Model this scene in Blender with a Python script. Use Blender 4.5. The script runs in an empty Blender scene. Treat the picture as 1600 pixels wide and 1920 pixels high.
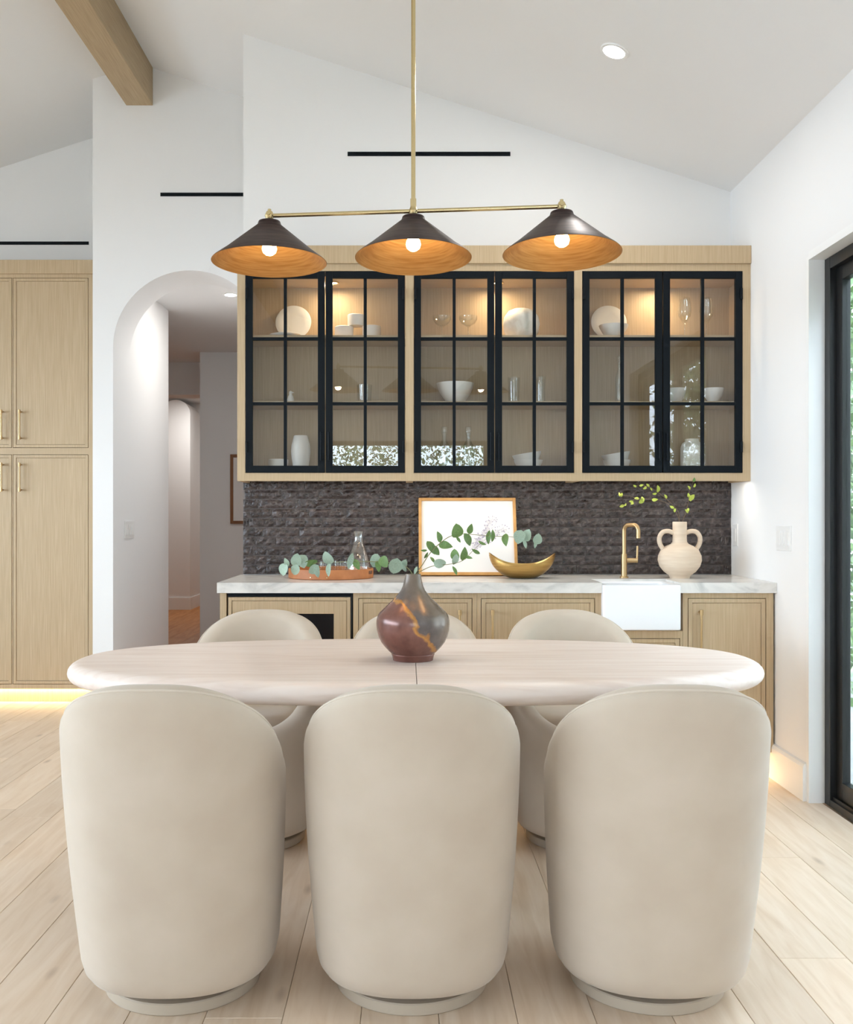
import bpy, bmesh, math, random
from mathutils import Vector, Matrix
random.seed(7)
S = bpy.context.scene
C = S.collection
PI = math.pi

# ------------------------------------------------------------------ camera, world, exposure
cam_d = bpy.data.cameras.new('camera')
cam = bpy.data.objects.new('camera', cam_d); C.objects.link(cam)
cam.location = (0, 0, 1.218); cam.rotation_euler = (PI / 2, 0, 0)
cam_d.sensor_fit = 'HORIZONTAL'; cam_d.sensor_width = 36.0
cam_d.lens = 40.5
cam_d.shift_x = 37 / 1600; cam_d.shift_y = 10 / 1600
cam_d.clip_start = .05; cam_d.clip_end = 200
S.camera = cam

world = bpy.data.worlds.new('overcast_sky'); S.world = world
world.use_nodes = True
wbg = world.node_tree.nodes['Background']
wbg.inputs[0].default_value = (0.72, 0.835, 1.0, 1)
wbg.inputs[1].default_value = 16.0

S.view_settings.view_transform = 'Standard'
S.view_settings.look = 'None'
S.view_settings.gamma = 1.0
S.view_settings.use_curve_mapping = False
S.view_settings.exposure = 0.27
S.cycles.use_denoising = True
S.cycles.max_bounces = 8
S.cycles.diffuse_bounces = 5
S.cycles.transparent_max_bounces = 16
S.cycles.sample_clamp_indirect = 8.0
S.cycles.adaptive_threshold = .02
S.cycles.caustics_reflective = False
S.cycles.caustics_refractive = False

DOWNLIGHT_W = 17.0
PENDANT_W = 1.6

def area_light(name, loc, rot, sx, sy, watts, col=(1, 1, 1), portal=False, parent=None, shape='RECTANGLE', spread=PI):
    d = bpy.data.lights.new(name, 'AREA'); d.shape = shape; d.size = sx
    if shape in ('RECTANGLE', 'ELLIPSE'): d.size_y = sy
    d.energy = watts; d.color = col; d.spread = spread
    if portal: d.cycles.is_portal = True
    o = bpy.data.objects.new(name, d); C.objects.link(o)
    o.location = loc; o.rotation_euler = rot
    if parent: o.parent = parent
    return o

# daylight openings of the room (sky portals; they give off no light of their own)
area_light('window_left_offscreen', (-6.02, 1.0, 1.75), (0, -PI / 2, 0), 1.5, 7.2, 1, portal=True)
area_light('window_rear_offscreen', (-.04, -3.66, 1.58), (PI / 2, 0, 0), 2.32, 1.37, 1, portal=True)
area_light('door_right_offscreen', (1.93, 3.15, 1.16), (0, PI / 2, 0), 2.32, 1.9, 1, portal=True)

# ------------------------------------------------------------------ materials
def srgb(r, g, b):
    f = lambda c: (c / 255 / 12.92) if c / 255 <= .04045 else ((c / 255 + .055) / 1.055) ** 2.4
    return (f(r), f(g), f(b), 1)

def new_mat(name):
    m = bpy.data.materials.new(name); m.use_nodes = True
    nt = m.node_tree
    return m, nt, nt.nodes['Principled BSDF']

def N(nt, t, **kw):
    n = nt.nodes.new(t)
    for k, v in kw.items():
        if k in n.inputs: n.inputs[k].default_value = v
        else: setattr(n, k, v)
    return n

def plain(name, col, rough=.5, metal=0.0, bump=0.0, bscale=60, emis=None, estr=0, spec=None, sheen=0):
    m, nt, b = new_mat(name)
    b.inputs['Base Color'].default_value = col
    b.inputs['Roughness'].default_value = rough
    b.inputs['Metallic'].default_value = metal
    if spec is not None: b.inputs['Specular IOR Level'].default_value = spec
    if sheen: b.inputs['Sheen Weight'].default_value = sheen
    if emis:
        b.inputs['Emission Color'].default_value = emis
        b.inputs['Emission Strength'].default_value = estr
    if bump:
        tc = N(nt, 'ShaderNodeTexCoord'); nz = N(nt, 'ShaderNodeTexNoise', Scale=bscale, Detail=5.0)
        bp = N(nt, 'ShaderNodeBump', Strength=bump, Distance=.01)
        nt.links.new(tc.outputs['Object'], nz.inputs['Vector'])
        nt.links.new(nz.outputs['Fac'], bp.inputs['Height'])
        nt.links.new(bp.outputs['Normal'], b.inputs['Normal'])
    return m

def mottled(name, stops, scale=(1, 1, 1), nscale=5, detail=6, rough=.5, metal=0, bump=0, per_object=False, distort=0, sheen=0, coords='Object', spec=None):
    """noise -> colour ramp; scale stretches the noise (wood grain, cloth, stone)"""
    m, nt, b = new_mat(name)
    tc = N(nt, 'ShaderNodeTexCoord'); mp = N(nt, 'ShaderNodeMapping')
    mp.inputs['Scale'].default_value = scale
    nt.links.new(tc.outputs[coords], mp.inputs['Vector'])
    if per_object:
        oi = N(nt, 'ShaderNodeObjectInfo'); mu = N(nt, 'ShaderNodeMath', operation='MULTIPLY')
        mu.inputs[1].default_value = 57.0
        nt.links.new(oi.outputs['Random'], mu.inputs[0]); nt.links.new(mu.outputs[0], mp.inputs['Location'])
    nz = N(nt, 'ShaderNodeTexNoise', Scale=nscale, Detail=detail, Distortion=distort)
    nt.links.new(mp.outputs[0], nz.inputs['Vector'])
    rp = N(nt, 'ShaderNodeValToRGB'); e = rp.color_ramp.elements
    while len(e) < len(stops): e.new(.5)
    for k, (p, c) in enumerate(stops): e[k].position = p; e[k].color = c
    nt.links.new(nz.outputs['Fac'], rp.inputs[0])
    src = rp.outputs[0]
    if per_object:
        hs = N(nt, 'ShaderNodeHueSaturation')
        mr = N(nt, 'ShaderNodeMapRange'); mr.inputs['To Min'].default_value = .86; mr.inputs['To Max'].default_value = 1.1
        nt.links.new(oi.outputs['Random'], mr.inputs['Value']); nt.links.new(mr.outputs[0], hs.inputs['Value'])
        nt.links.new(src, hs.inputs['Color']); src = hs.outputs[0]
    nt.links.new(src, b.inputs['Base Color'])
    b.inputs['Roughness'].default_value = rough; b.inputs['Metallic'].default_value = metal
    if sheen: b.inputs['Sheen Weight'].default_value = sheen
    if spec is not None: b.inputs['Specular IOR Level'].default_value = spec
    if bump:
        bp = N(nt, 'ShaderNodeBump', Strength=bump, Distance=.01)
        nt.links.new(nz.outputs['Fac'], bp.inputs['Height']); nt.links.new(bp.outputs['Normal'], b.inputs['Normal'])
    return m

def glass_mat(name, tint, ior=1.45, rough=0.0, boost=1.0):
    m, nt, b = new_mat(name); nt.nodes.remove(b)
    out = nt.nodes['Material Output']
    tr = N(nt, 'ShaderNodeBsdfTransparent'); tr.inputs[0].default_value = tint
    gl = N(nt, 'ShaderNodeBsdfGlossy'); gl.inputs['Roughness'].default_value = rough
    lw = N(nt, 'ShaderNodeLayerWeight'); lw.inputs['Blend'].default_value = .5
    fr = N(nt, 'ShaderNodeMath', operation='POWER'); fr.inputs[1].default_value = 4.0
    nt.links.new(lw.outputs['Facing'], fr.inputs[0])
    mu = N(nt, 'ShaderNodeMapRange'); mu.inputs['To Min'].default_value = .042 * boost; mu.inputs['To Max'].default_value = min(1, .7 * boost)
    mx = N(nt, 'ShaderNodeMixShader')
    nt.links.new(fr.outputs[0], mu.inputs[0]); nt.links.new(mu.outputs[0], mx.inputs[0])
    nt.links.new(tr.outputs[0], mx.inputs[1]); nt.links.new(gl.outputs[0], mx.inputs[2])
    nt.links.new(mx.outputs[0], out.inputs[0])
    return m

M = {}
M['wall'] = plain('white_plaster', srgb(240, 239, 238), .85, bump=.02, bscale=120)
M['ceiling'] = plain('white_ceiling_paint', srgb(238, 238, 238), .9, bump=.02, bscale=120)
M['trim'] = plain('white_satin_trim', srgb(242, 242, 241), .45)
M['plate_white'] = plain('white_switch_plastic', srgb(240, 239, 237), .35)
M['oak'] = mottled('rift_oak', [(.25, srgb(178, 154, 120)), (.5, srgb(190, 166, 132)), (.75, srgb(201, 178, 145))],
                   scale=(110, 110, 2.2), nscale=2.2, detail=8, rough=.5, bump=.05)
M['oak_h'] = mottled('rift_oak_shelf', [(.25, srgb(180, 156, 122)), (.5, srgb(191, 167, 133)), (.75, srgb(201, 178, 145))],
                     scale=(2.2, 110, 110), nscale=2.2, detail=8, rough=.5, bump=.05)
M['beam'] = mottled('oak_beam', [(.25, srgb(164, 141, 109)), (.5, srgb(178, 155, 122)), (.75, srgb(190, 168, 134))],
                    scale=(80, 2.0, 80), nscale=2.2, detail=8, rough=.6, bump=.05)
M['subfloor'] = plain('plywood_subfloor', srgb(176, 146, 112), .9)
M['table'] = mottled('bleached_oak', [(.25, srgb(220, 201, 188)), (.5, srgb(232, 216, 205)), (.75, srgb(238, 225, 216))],
                     scale=(1.2, 14, 14), nscale=2.5, detail=8, rough=.42, bump=.03, distort=.6)
M['table_dark'] = plain('pedestal_oak', srgb(150, 132, 116), .6)
M['chair'] = mottled('cream_velvet', [(.3, srgb(195, 180, 163)), (.5, srgb(199, 185, 168)), (.7, srgb(203, 189, 173))],
                     nscale=7, detail=5, rough=.9, sheen=.25, bump=.02, per_object=False, spec=.2)
M['chair_pipe'] = plain('cream_welt', srgb(206, 193, 177), .85, sheen=.3)
M['chair_base'] = plain('taupe_base', srgb(184, 170, 152), .7)
M['black'] = plain('black_steel', srgb(11, 18, 24), .5, spec=.15)
M['black_door'] = plain('black_aluminium', srgb(24, 24, 25), .4)
M['brass'] = plain('satin_brass', srgb(196, 166, 122), .34, metal=1)
M['brass_pale'] = plain('pale_brass', srgb(214, 196, 150), .25, metal=1)
M['brass_bowl'] = mottled('brushed_brass', [(.3, srgb(172, 134, 78)), (.7, srgb(205, 168, 104))], scale=(3, 3, 60), nscale=2, rough=.36, metal=1)
M['bronze'] = mottled('dark_bronze', [(.35, srgb(58, 46, 46)), (.7, srgb(88, 72, 68))], scale=(4, 4, 30), nscale=3, rough=.42, metal=.75)
M['gold_in'] = mottled('gold_lining', [(.3, srgb(168, 120, 66)), (.7, srgb(196, 150, 92))], scale=(4, 4, 90), nscale=3, rough=.42, metal=.85)
M['bulb'] = plain('lit_bulb', (1, .8, .5, 1), .4, emis=(1, .70, .32, 1), estr=45)
M['disc'] = plain('downlight_lens', (1, 1, 1, 1), .4, emis=(1, .97, .92, 1), estr=30)
M['puck'] = plain('puck_lens', (1, 1, 1, 1), .4, emis=(1, .8, .55, 1), estr=12)
M['led'] = plain('led_diffuser', (1, 1, 1, 1), .4, emis=(1, .8, .46, 1), estr=3)
M['led_cool'] = plain('led_diffuser_neutral', (1, 1, 1, 1), .4, emis=(1, .93, .82, 1), estr=4)
M['glass'] = glass_mat('cabinet_glass', (.92, .93, .92, 1), boost=2.0)
M['clear'] = glass_mat('glassware', (.975, .985, .98, 1), boost=2.4)
M['win_glass'] = glass_mat('window_glass', (.96, .98, .97, 1), 1.45)
M['marble'] = mottled('white_marble', [(.3, srgb(196, 194, 190)), (.48, srgb(222, 219, 214)), (.75, srgb(234, 231, 226))],
                      scale=(1.2, 2.5, 2.5), nscale=4, detail=9, rough=.22, distort=1.6)
M['porcelain'] = plain('white_fireclay', srgb(242, 243, 246), .18)
M['ceramic'] = plain('white_ceramic', srgb(236, 232, 226), .45)
M['ceramic_matte'] = plain('matte_white_ceramic', srgb(232, 226, 216), .75, bump=.15, bscale=70)
M['marble_disc'] = mottled('pale_veined_stone', [(.3, srgb(222, 212, 198)), (.55, srgb(236, 230, 220)), (.8, srgb(242, 238, 230))], nscale=12, detail=7, rough=.4, distort=2)
M['terracotta'] = mottled('pale_clay', [(.3, srgb(214, 192, 168)), (.7, srgb(228, 210, 188))], scale=(4, 4, 40), nscale=2, rough=.85, bump=.1)
M['leather'] = mottled('tan_leather', [(.3, srgb(164, 98, 52)), (.7, srgb(192, 124, 74))], nscale=14, rough=.5, bump=.05)
M['tray_in'] = plain('tray_lining', srgb(196, 168, 150), .7)
M['frame_wood'] = mottled('honey_wood', [(.3, srgb(190, 138, 76)), (.7, srgb(212, 162, 98))], scale=(6, 40, 6), nscale=3, rough=.45)
M['frame_dark'] = plain('walnut_frame', srgb(140, 92, 54), .5)
M['paper'] = plain('art_paper', srgb(240, 236, 233), .7)
M['ink'] = plain('lavender_ink', srgb(186, 178, 196), .8)
M['tile'] = mottled('charcoal_glazed_brick', [(.3, srgb(35, 29, 28)), (.5, srgb(60, 51, 50)), (.72, srgb(94, 84, 82))],
                    nscale=42, detail=8, rough=.22, bump=1.0, per_object=True)
M['grout'] = plain('grey_grout', srgb(124, 116, 113), .9, bump=.1)
M['leaf'] = mottled('green_leaf', [(.3, srgb(84, 118, 62)), (.7, srgb(122, 152, 88))], nscale=20, rough=.55, per_object=True)
M['leaf_silver'] = mottled('silver_leaf', [(.3, srgb(142, 166, 146)), (.7, srgb(176, 196, 178))], nscale=20, rough=.6, per_object=True)
M['leaf_lime'] = mottled('lime_leaf', [(.3, srgb(168, 186, 60)), (.7, srgb(206, 216, 100))], nscale=20, rough=.5, per_object=True)
M['stem'] = plain('green_stem', srgb(130, 128, 88), .7)
M['twig'] = plain('brown_twig', srgb(112, 92, 68), .8)
M['hedge'] = mottled('hedge_leaf', [(.25, srgb(40, 62, 30)), (.5, srgb(82, 112, 58)), (.8, srgb(150, 172, 110))], nscale=14, detail=4, rough=.5)
M['bark'] = plain('hedge_stem', srgb(92, 74, 56), .9)
M['patio'] = mottled('patio_concrete', [(.3, srgb(128, 126, 122)), (.7, srgb(152, 150, 146))], nscale=3, rough=.9)
M['dark_glass'] = plain('dark_cooler_glass', srgb(8, 16, 24), .08)

def plank_mat(name, cols, sat):
    m, nt, b = new_mat(name)
    tc = N(nt, 'ShaderNodeTexCoord'); oi = N(nt, 'ShaderNodeObjectInfo')
    mu = N(nt, 'ShaderNodeMath', operation='MULTIPLY'); mu.inputs[1].default_value = 83.0
    nt.links.new(oi.outputs['Random'], mu.inputs[0])
    mp = N(nt, 'ShaderNodeMapping'); mp.inputs['Scale'].default_value = (12, 1.1, 12)
    nt.links.new(tc.outputs['Object'], mp.inputs['Vector']); nt.links.new(mu.outputs[0], mp.inputs['Location'])
    nz = N(nt, 'ShaderNodeTexNoise', Scale=2.4, Detail=8.0, Distortion=.9); nt.links.new(mp.outputs[0], nz.inputs['Vector'])
    rp = N(nt, 'ShaderNodeValToRGB'); e = rp.color_ramp.elements; e.new(.5)
    for k, p in enumerate((.27, .5, .75)): e[k].position = p; e[k].color = cols[k]
    nt.links.new(nz.outputs['Fac'], rp.inputs[0])
    # knots: sparse dark spots stretched along the plank
    mp2 = N(nt, 'ShaderNodeMapping'); mp2.inputs['Scale'].default_value = (5.5, 1.9, 5)
    nt.links.new(tc.outputs['Object'], mp2.inputs['Vector']); nt.links.new(mu.outputs[0], mp2.inputs['Location'])
    vo = N(nt, 'ShaderNodeTexVoronoi', Scale=1.0); nt.links.new(mp2.outputs[0], vo.inputs['Vector'])
    kr = N(nt, 'ShaderNodeValToRGB'); ke = kr.color_ramp.elements
    ke[0].position = .02; ke[0].color = (.42, .42, .42, 1); ke[1].position = .10; ke[1].color = (0, 0, 0, 1)
    nt.links.new(vo.outputs['Distance'], kr.inputs[0])
    mx = N(nt, 'ShaderNodeMix', data_type='RGBA', blend_type='MIX')
    nt.links.new(kr.outputs[0], mx.inputs[0]); nt.links.new(rp.outputs[0], mx.inputs[6]); mx.inputs[7].default_value = srgb(128, 98, 72)
    hs = N(nt, 'ShaderNodeHueSaturation'); hs.inputs['Saturation'].default_value = sat
    mr = N(nt, 'ShaderNodeMapRange'); mr.inputs['To Min'].default_value = .9; mr.inputs['To Max'].default_value = 1.06
    nt.links.new(oi.outputs['Random'], mr.inputs['Value']); nt.links.new(mr.outputs[0], hs.inputs['Value'])
    nt.links.new(mx.outputs[2], hs.inputs['Color']); nt.links.new(hs.outputs[0], b.inputs['Base Color'])
    b.inputs['Roughness'].default_value = .45
    bp = N(nt, 'ShaderNodeBump', Strength=.04, Distance=.01)
    nt.links.new(nz.outputs['Fac'], bp.inputs['Height']); nt.links.new(bp.outputs['Normal'], b.inputs['Normal'])
    return m
M['plank'] = plank_mat('pale_oak_plank', (srgb(216, 191, 164), srgb(227, 205, 181), srgb(235, 216, 195)), 1.0)
M['plank_hall'] = plank_mat('warm_oak_plank', (srgb(176, 116, 72), srgb(196, 138, 92), srgb(208, 154, 108)), 1.1)

def vase_mat():
    m, nt, b = new_mat('raku_glaze')
    tc = N(nt, 'ShaderNodeTexCoord')
    nz = N(nt, 'ShaderNodeTexNoise', Scale=16.0, Detail=6.0); nt.links.new(tc.outputs['Object'], nz.inputs['Vector'])
    sx = N(nt, 'ShaderNodeSeparateXYZ'); nt.links.new(tc.outputs['Object'], sx.inputs[0])
    # diagonal border: d = x + 0.9*z - k + noise
    mz = N(nt, 'ShaderNodeMath', operation='MULTIPLY'); mz.inputs[1].default_value = .78; nt.links.new(sx.outputs['Z'], mz.inputs[0])
    ad = N(nt, 'ShaderNodeMath', operation='ADD'); nt.links.new(sx.outputs['X'], ad.inputs[0]); nt.links.new(mz.outputs[0], ad.inputs[1])
    nm = N(nt, 'ShaderNodeMath', operation='MULTIPLY'); nm.inputs[1].default_value = .09; nt.links.new(nz.outputs['Fac'], nm.inputs[0])
    a2 = N(nt, 'ShaderNodeMath', operation='ADD'); nt.links.new(ad.outputs[0], a2.inputs[0]); nt.links.new(nm.outputs[0], a2.inputs[1])
    mr = N(nt, 'ShaderNodeMapRange'); mr.inputs['From Min'].default_value = .05; mr.inputs['From Max'].default_value = .25
    nt.links.new(a2.outputs[0], mr.inputs['Value'])
    rp = N(nt, 'ShaderNodeValToRGB'); e = rp.color_ramp.elements
    for k in range(4): e.new(.5)
    for k, (p, c) in enumerate([(0, srgb(112, 72, 62)), (.44, srgb(132, 94, 84)), (.485, srgb(196, 142, 80)), (.515, srgb(178, 126, 72)), (.55, srgb(104, 96, 94)), (1, srgb(122, 108, 94))]):
        e[k].position = p; e[k].color = c
    nt.links.new(mr.outputs[0], rp.inputs[0])
    n2 = N(nt, 'ShaderNodeTexNoise', Scale=34.0, Detail=5.0); nt.links.new(tc.outputs['Object'], n2.inputs['Vector'])
    hs = N(nt, 'ShaderNodeHueSaturation'); m2 = N(nt, 'ShaderNodeMapRange'); m2.inputs['To Min'].default_value = .6; m2.inputs['To Max'].default_value = 1.4
    nt.links.new(n2.outputs['Fac'], m2.inputs['Value']); nt.links.new(m2.outputs[0], hs.inputs['Value']); nt.links.new(rp.outputs[0], hs.inputs['Color'])
    nt.links.new(hs.outputs[0], b.inputs['Base Color'])
    b.inputs['Roughness'].default_value = .25; b.inputs['Metallic'].default_value = .2
    return m
M['raku'] = vase_mat()

# ------------------------------------------------------------------ mesh helpers
def box(bm, x0, x1, y0, y1, z0, z1, bev=0.0):
    vs = [bm.verts.new((x, y, z)) for x in (x0, x1) for y in (y0, y1) for z in (z0, z1)]
    fs = [(0, 1, 3, 2), (4, 6, 7, 5), (0, 4, 5, 1), (2, 3, 7, 6), (0, 2, 6, 4), (1, 5, 7, 3)]
    faces = [bm.faces.new([vs[i] for i in f]) for f in fs]
    if bev:
        es = list({e for f in faces for e in f.edges})
        bmesh.ops.bevel(bm, geom=es, offset=bev, segments=2, affect='EDGES', profile=.5)

def prism(bm, pts, axis, a, b):
    """polygon pts (2D) extruded between a and b along axis; 2D = the other two axes in order"""
    def P(p, t):
        if axis == 'y': return (p[0], t, p[1])
        if axis == 'x': return (t, p[0], p[1])
        return (p[0], p[1], t)
    A = [bm.verts.new(P(p, a)) for p in pts]; B = [bm.verts.new(P(p, b)) for p in pts]
    bm.faces.new(A); bm.faces.new(B[::-1])
    n = len(pts)
    for i in range(n): bm.faces.new((A[i], B[i], B[(i + 1) % n], A[(i + 1) % n]))

def lathe(bm, prof, seg=40, c=(0, 0, 0), sy=1.0, closed=False):
    rings = []
    for r, z in prof:
        if r < 1e-6: rings.append([bm.verts.new((c[0], c[1], c[2] + z))])
        else: rings.append([bm.verts.new((c[0] + r * math.cos(2 * PI * k / seg), c[1] + sy * r * math.sin(2 * PI * k / seg), c[2] + z)) for k in range(seg)])
    for A, B in zip(rings, rings[1:]):
        if len(A) == 1 and len(B) == 1: continue
        for k in range(seg):
            k2 = (k + 1) % seg
            if len(A) == 1: bm.faces.new((A[0], B[k2], B[k]))
            elif len(B) == 1: bm.faces.new((A[k], A[k2], B[0]))
            else: bm.faces.new((A[k], A[k2], B[k2], B[k]))

def tube(bm, pts, r, seg=10, closed=False, caps=True):
    pts = [Vector(p) for p in pts]; n = len(pts)
    rad = r if isinstance(r, (list, tuple)) else [r] * n
    tans = []
    for i in range(n):
        if closed: t = pts[(i + 1) % n] - pts[i - 1]
        else: t = pts[min(i + 1, n - 1)] - pts[max(i - 1, 0)]
        tans.append(t.normalized())
    up = Vector((0, 0, 1)) if abs(tans[0].z) < .9 else Vector((1, 0, 0))
    u = tans[0].cross(up).normalized(); rings = []
    for i in range(n):
        u = (u - tans[i] * u.dot(tans[i])).normalized(); v = tans[i].cross(u)
        rings.append([bm.verts.new(pts[i] + (u * math.cos(2 * PI * k / seg) + v * math.sin(2 * PI * k / seg)) * rad[i]) for k in range(seg)])
    for i in range(n if closed else n - 1):
        A, B = rings[i], rings[(i + 1) % n]
        for k in range(seg): bm.faces.new((A[k], A[(k + 1) % seg], B[(k + 1) % seg], B[k]))
    if caps and not closed: bm.faces.new(rings[0][::-1]); bm.faces.new(rings[-1])

def cyl(bm, c, r, h, axis='z', seg=24, bev=0):
    x, y, z = c
    prof = [(0, 0), (r - bev, 0), (r, bev), (r, h - bev), (r - bev, h), (0, h)] if bev else [(0, 0), (r, 0), (r, h), (0, h)]
    b2 = bmesh.new(); lathe(b2, prof, seg)
    R = {'z': Matrix.Identity(4), 'x': Matrix.Rotation(PI / 2, 4, 'Y'), 'y': Matrix.Rotation(-PI / 2, 4, 'X')}[axis]
    merge(bm, b2, Matrix.Translation(c) @ R)

def merge(bm, b2, mat):
    mp = {v: bm.verts.new(mat @ v.co) for v in b2.verts}
    for f in b2.faces: bm.faces.new([mp[v] for v in f.verts])
    b2.free()

def smooth_path(pts, k=6):
    """Catmull-Rom through pts"""
    P = [Vector(p) for p in pts]; P = [P[0] * 2 - P[1]] + P + [P[-1] * 2 - P[-2]]
    out = []
    for i in range(1, len(P) - 2):
        for j in range(k):
            t = j / k; a, b, c, d = P[i - 1], P[i], P[i + 1], P[i + 2]
            out.append(.5 * ((2 * b) + (c - a) * t + (2 * a - 5 * b + 4 * c - d) * t * t + (3 * b - a - 3 * c + d) * t ** 3))
    out.append(P[-2]); return out

def finish(name, bm, mat, smooth=False, angle=40):
    bmesh.ops.remove_doubles(bm, verts=bm.verts, dist=1e-6)
    bmesh.ops.recalc_face_normals(bm, faces=bm.faces)
    me = bpy.data.meshes.new(name); bm.to_mesh(me); bm.free()
    if mat: me.materials.append(M[mat] if isinstance(mat, str) else mat)
    if smooth:
        me.shade_smooth()
        if angle < 180: me.set_sharp_from_angle(angle=math.radians(angle))
    return me

def obj(name, bm, mat, parent=None, smooth=False, angle=40, loc=None, label=None):
    o = bpy.data.objects.new(name, finish(name, bm, mat, smooth, angle)); C.objects.link(o)
    if parent: o.parent = parent
    if loc is not None: o.location = loc
    if label: o['label'] = label
    return o

def bx(name, mat, parent, x0, x1, y0, y1, z0, z1, bev=0.0, label=None):
    bm = bmesh.new(); box(bm, x0, x1, y0, y1, z0, z1, bev)
    return obj(name, bm, mat, parent, label=label)

def tag(o, label, cat=None, group=None, kind=None):
    o['label'] = label
    if cat: o['category'] = cat
    if group: o['group'] = group
    if kind: o['kind'] = kind
    return o

def thing(name, label, cat, loc=(0, 0, 0), rz=0.0, group=None, kind=None):
    o = bpy.data.objects.new(name, None); C.objects.link(o); o.empty_display_size = .1
    o.location = loc; o.rotation_euler = (0, 0, rz)
    return tag(o, label, cat, group, kind)

def dup(root, loc, label, rz=None):
    r = root.copy(); C.objects.link(r); r.location = loc; r['label'] = label
    if rz is not None: r.rotation_euler = (0, 0, rz)
    for ch in list(root.children):
        c = ch.copy(); C.objects.link(c); c.parent = r
        for g in ch.children:
            d = g.copy(); C.objects.link(d); d.parent = c
    return r

# ------------------------------------------------------------------ the room shell
RX = 1.717            # right wall
WA, WB, WB2 = 5.09, 5.97, 6.33   # nook wall, arch wall front and back
RIDX, RIDZ, SL = -1.662, 4.038, .324
def ceil_z(x): return RIDZ - SL * abs(x - RIDX)
LX = -6.0; RY = -3.6

def struct(name, bm, mat, label, smooth=False, angle=40):
    return tag(obj(name, bm, mat, smooth=smooth, angle=angle), label, kind='structure')

bm = bmesh.new(); prism(bm, [(RX + .3, ceil_z(RX + .3)), (RIDX, RIDZ), (LX - .3, ceil_z(LX - .3)), (LX - .3, ceil_z(LX) + .4), (RIDX, RIDZ + .3), (RX + .3, ceil_z(RX) + .4)], 'y', RY - .2, 6.9)
struct('ceiling', bm, 'ceiling', 'white vaulted ceiling sloping down from the oak ridge beam')
bm = bmesh.new(); prism(bm, [(-.867, 0), (RX, 0), (RX, ceil_z(RX) + .05), (-.867, ceil_z(-.867) + .05)], 'y', WA, 6.34)
struct('wall_back', bm, 'wall', 'white wall carrying the black tile backsplash and glass cabinets')
arch = [(-1.347 - .48 * math.cos(PI * k / 40), 2.274 + .48 * math.sin(PI * k / 40)) for k in range(41)]
pts = [(-1.954, 0), (-1.827, 0)] + arch + [(-.867, 0), (-.80, 0), (-.80, ceil_z(-.80) + .05), (RIDX, RIDZ + .05), (-1.954, ceil_z(-1.954) + .05)]
bm = bmesh.new(); prism(bm, pts, 'y', WB, WB2)
struct('wall_archway', bm, 'wall', 'white wall with a tall round-topped archway opening to the hall', smooth=True, angle=25)
bm = bmesh.new(); prism(bm, [(-1.954, 0), (-1.827, 0), (-1.827, 2.9), (-1.954, 2.9)], 'y', WB2, 7.357); box(bm, -1.954, -1.80, WB2, 6.85, 2.9, 4.05)
struct('wall_hall_side', bm, 'wall', 'white hall wall running on from the archway jamb')
bm = bmesh.new(); prism(bm, [(LX - .1, 0), (-1.954, 0), (-1.954, ceil_z(-1.954) + .05), (LX - .1, ceil_z(LX) + .05)], 'y', 6.7, 6.85)
struct('wall_pantry', bm, 'wall', 'white wall above the tall oak pantry cabinet')
DY0, DY1, DZ = 2.2, 4.094, 2.327
bm = bmesh.new()
box(bm, RX, RX + .13, DY1, 6.9, 0, ceil_z(RX) + .05); box(bm, RX, RX + .13, RY - .2, DY0, 0, ceil_z(RX) + .05)
box(bm, RX, RX + .13, DY0, DY1, DZ, ceil_z(RX) + .05)
struct('wall_right', bm, 'wall', 'white side wall with the opening for the black sliding door')
# rear wall with two windows, left wall with a wide glazed opening (behind and beside the camera)
bm = bmesh.new()
prism(bm, [(LX - .2, 0), (-1.2, 0), (-1.2, ceil_z(-1.2) + .02), (RIDX, RIDZ + .02), (LX - .2, ceil_z(LX - .2) + .02)], 'y', RY - .15, RY)
prism(bm, [(1.12, 0), (RX + .13, 0), (RX + .13, ceil_z(RX + .13) + .02), (1.12, ceil_z(1.12) + .02)], 'y', RY - .15, RY)
prism(bm, [(-1.2, 2.27), (1.12, 2.27), (1.12, ceil_z(1.12)), (-1.2, ceil_z(-1.2))], 'y', RY - .15, RY)
box(bm, -1.2, 1.12, RY - .15, RY, 0, .9)
struct('wall_rear', bm, 'wall', 'white end wall with a garden window facing the cabinets')
bm = bmesh.new(); zt = ceil_z(LX) + .05
box(bm, LX - .15, LX, RY - .2, -2.6, 0, zt); box(bm, LX - .15, LX, 4.6, 6.9, 0, zt); box(bm, LX - .15, LX, -2.6, 4.6, 2.5, zt); box(bm, LX - .15, LX, -2.6, 4.6, 0, 1.0)
struct('wall_left', bm, 'wall', 'white wall with a wide glazed opening to the garden')

def window(name, label, axis, a0, a1, z0, z1, at, nm):
    t = thing(name, label, None, kind='structure'); w = .06
    def b2(nm_, p0, p1, q0, q1, th, mat):
        if axis == 'y': return bx(nm_, mat, t, p0, p1, at - th, at + th, q0, q1)
        return bx(nm_, mat, t, at - th, at + th, p0, p1, q0, q1)
    bm = bmesh.new()
    for p0, p1, q0, q1 in ((a0, a0 + w, z0, z1), (a1 - w, a1, z0, z1), (a0 + w, a1 - w, z0, z0 + w), (a0 + w, a1 - w, z1 - w, z1)):
        if axis == 'y': box(bm, p0, p1, at - .04, at + .04, q0, q1)
        else: box(bm, at - .04, at + .04, p0, p1, q0, q1)
    obj('window_frame', bm, 'black_door', t)
    for k in range(1, nm):
        c = a0 + (a1 - a0) * k / nm; b2('mullion', c - .03, c + .03, z0 + w, z1 - w, .035, 'black_door')
    for k in range(nm):
        c0 = a0 + (a1 - a0) * k / nm + .06; c1 = a0 + (a1 - a0) * (k + 1) / nm - .06
        b2('pane', c0 - .03, c1 + .03, z0 + w, z1 - w, .003, 'win_glass')
    return t
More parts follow.
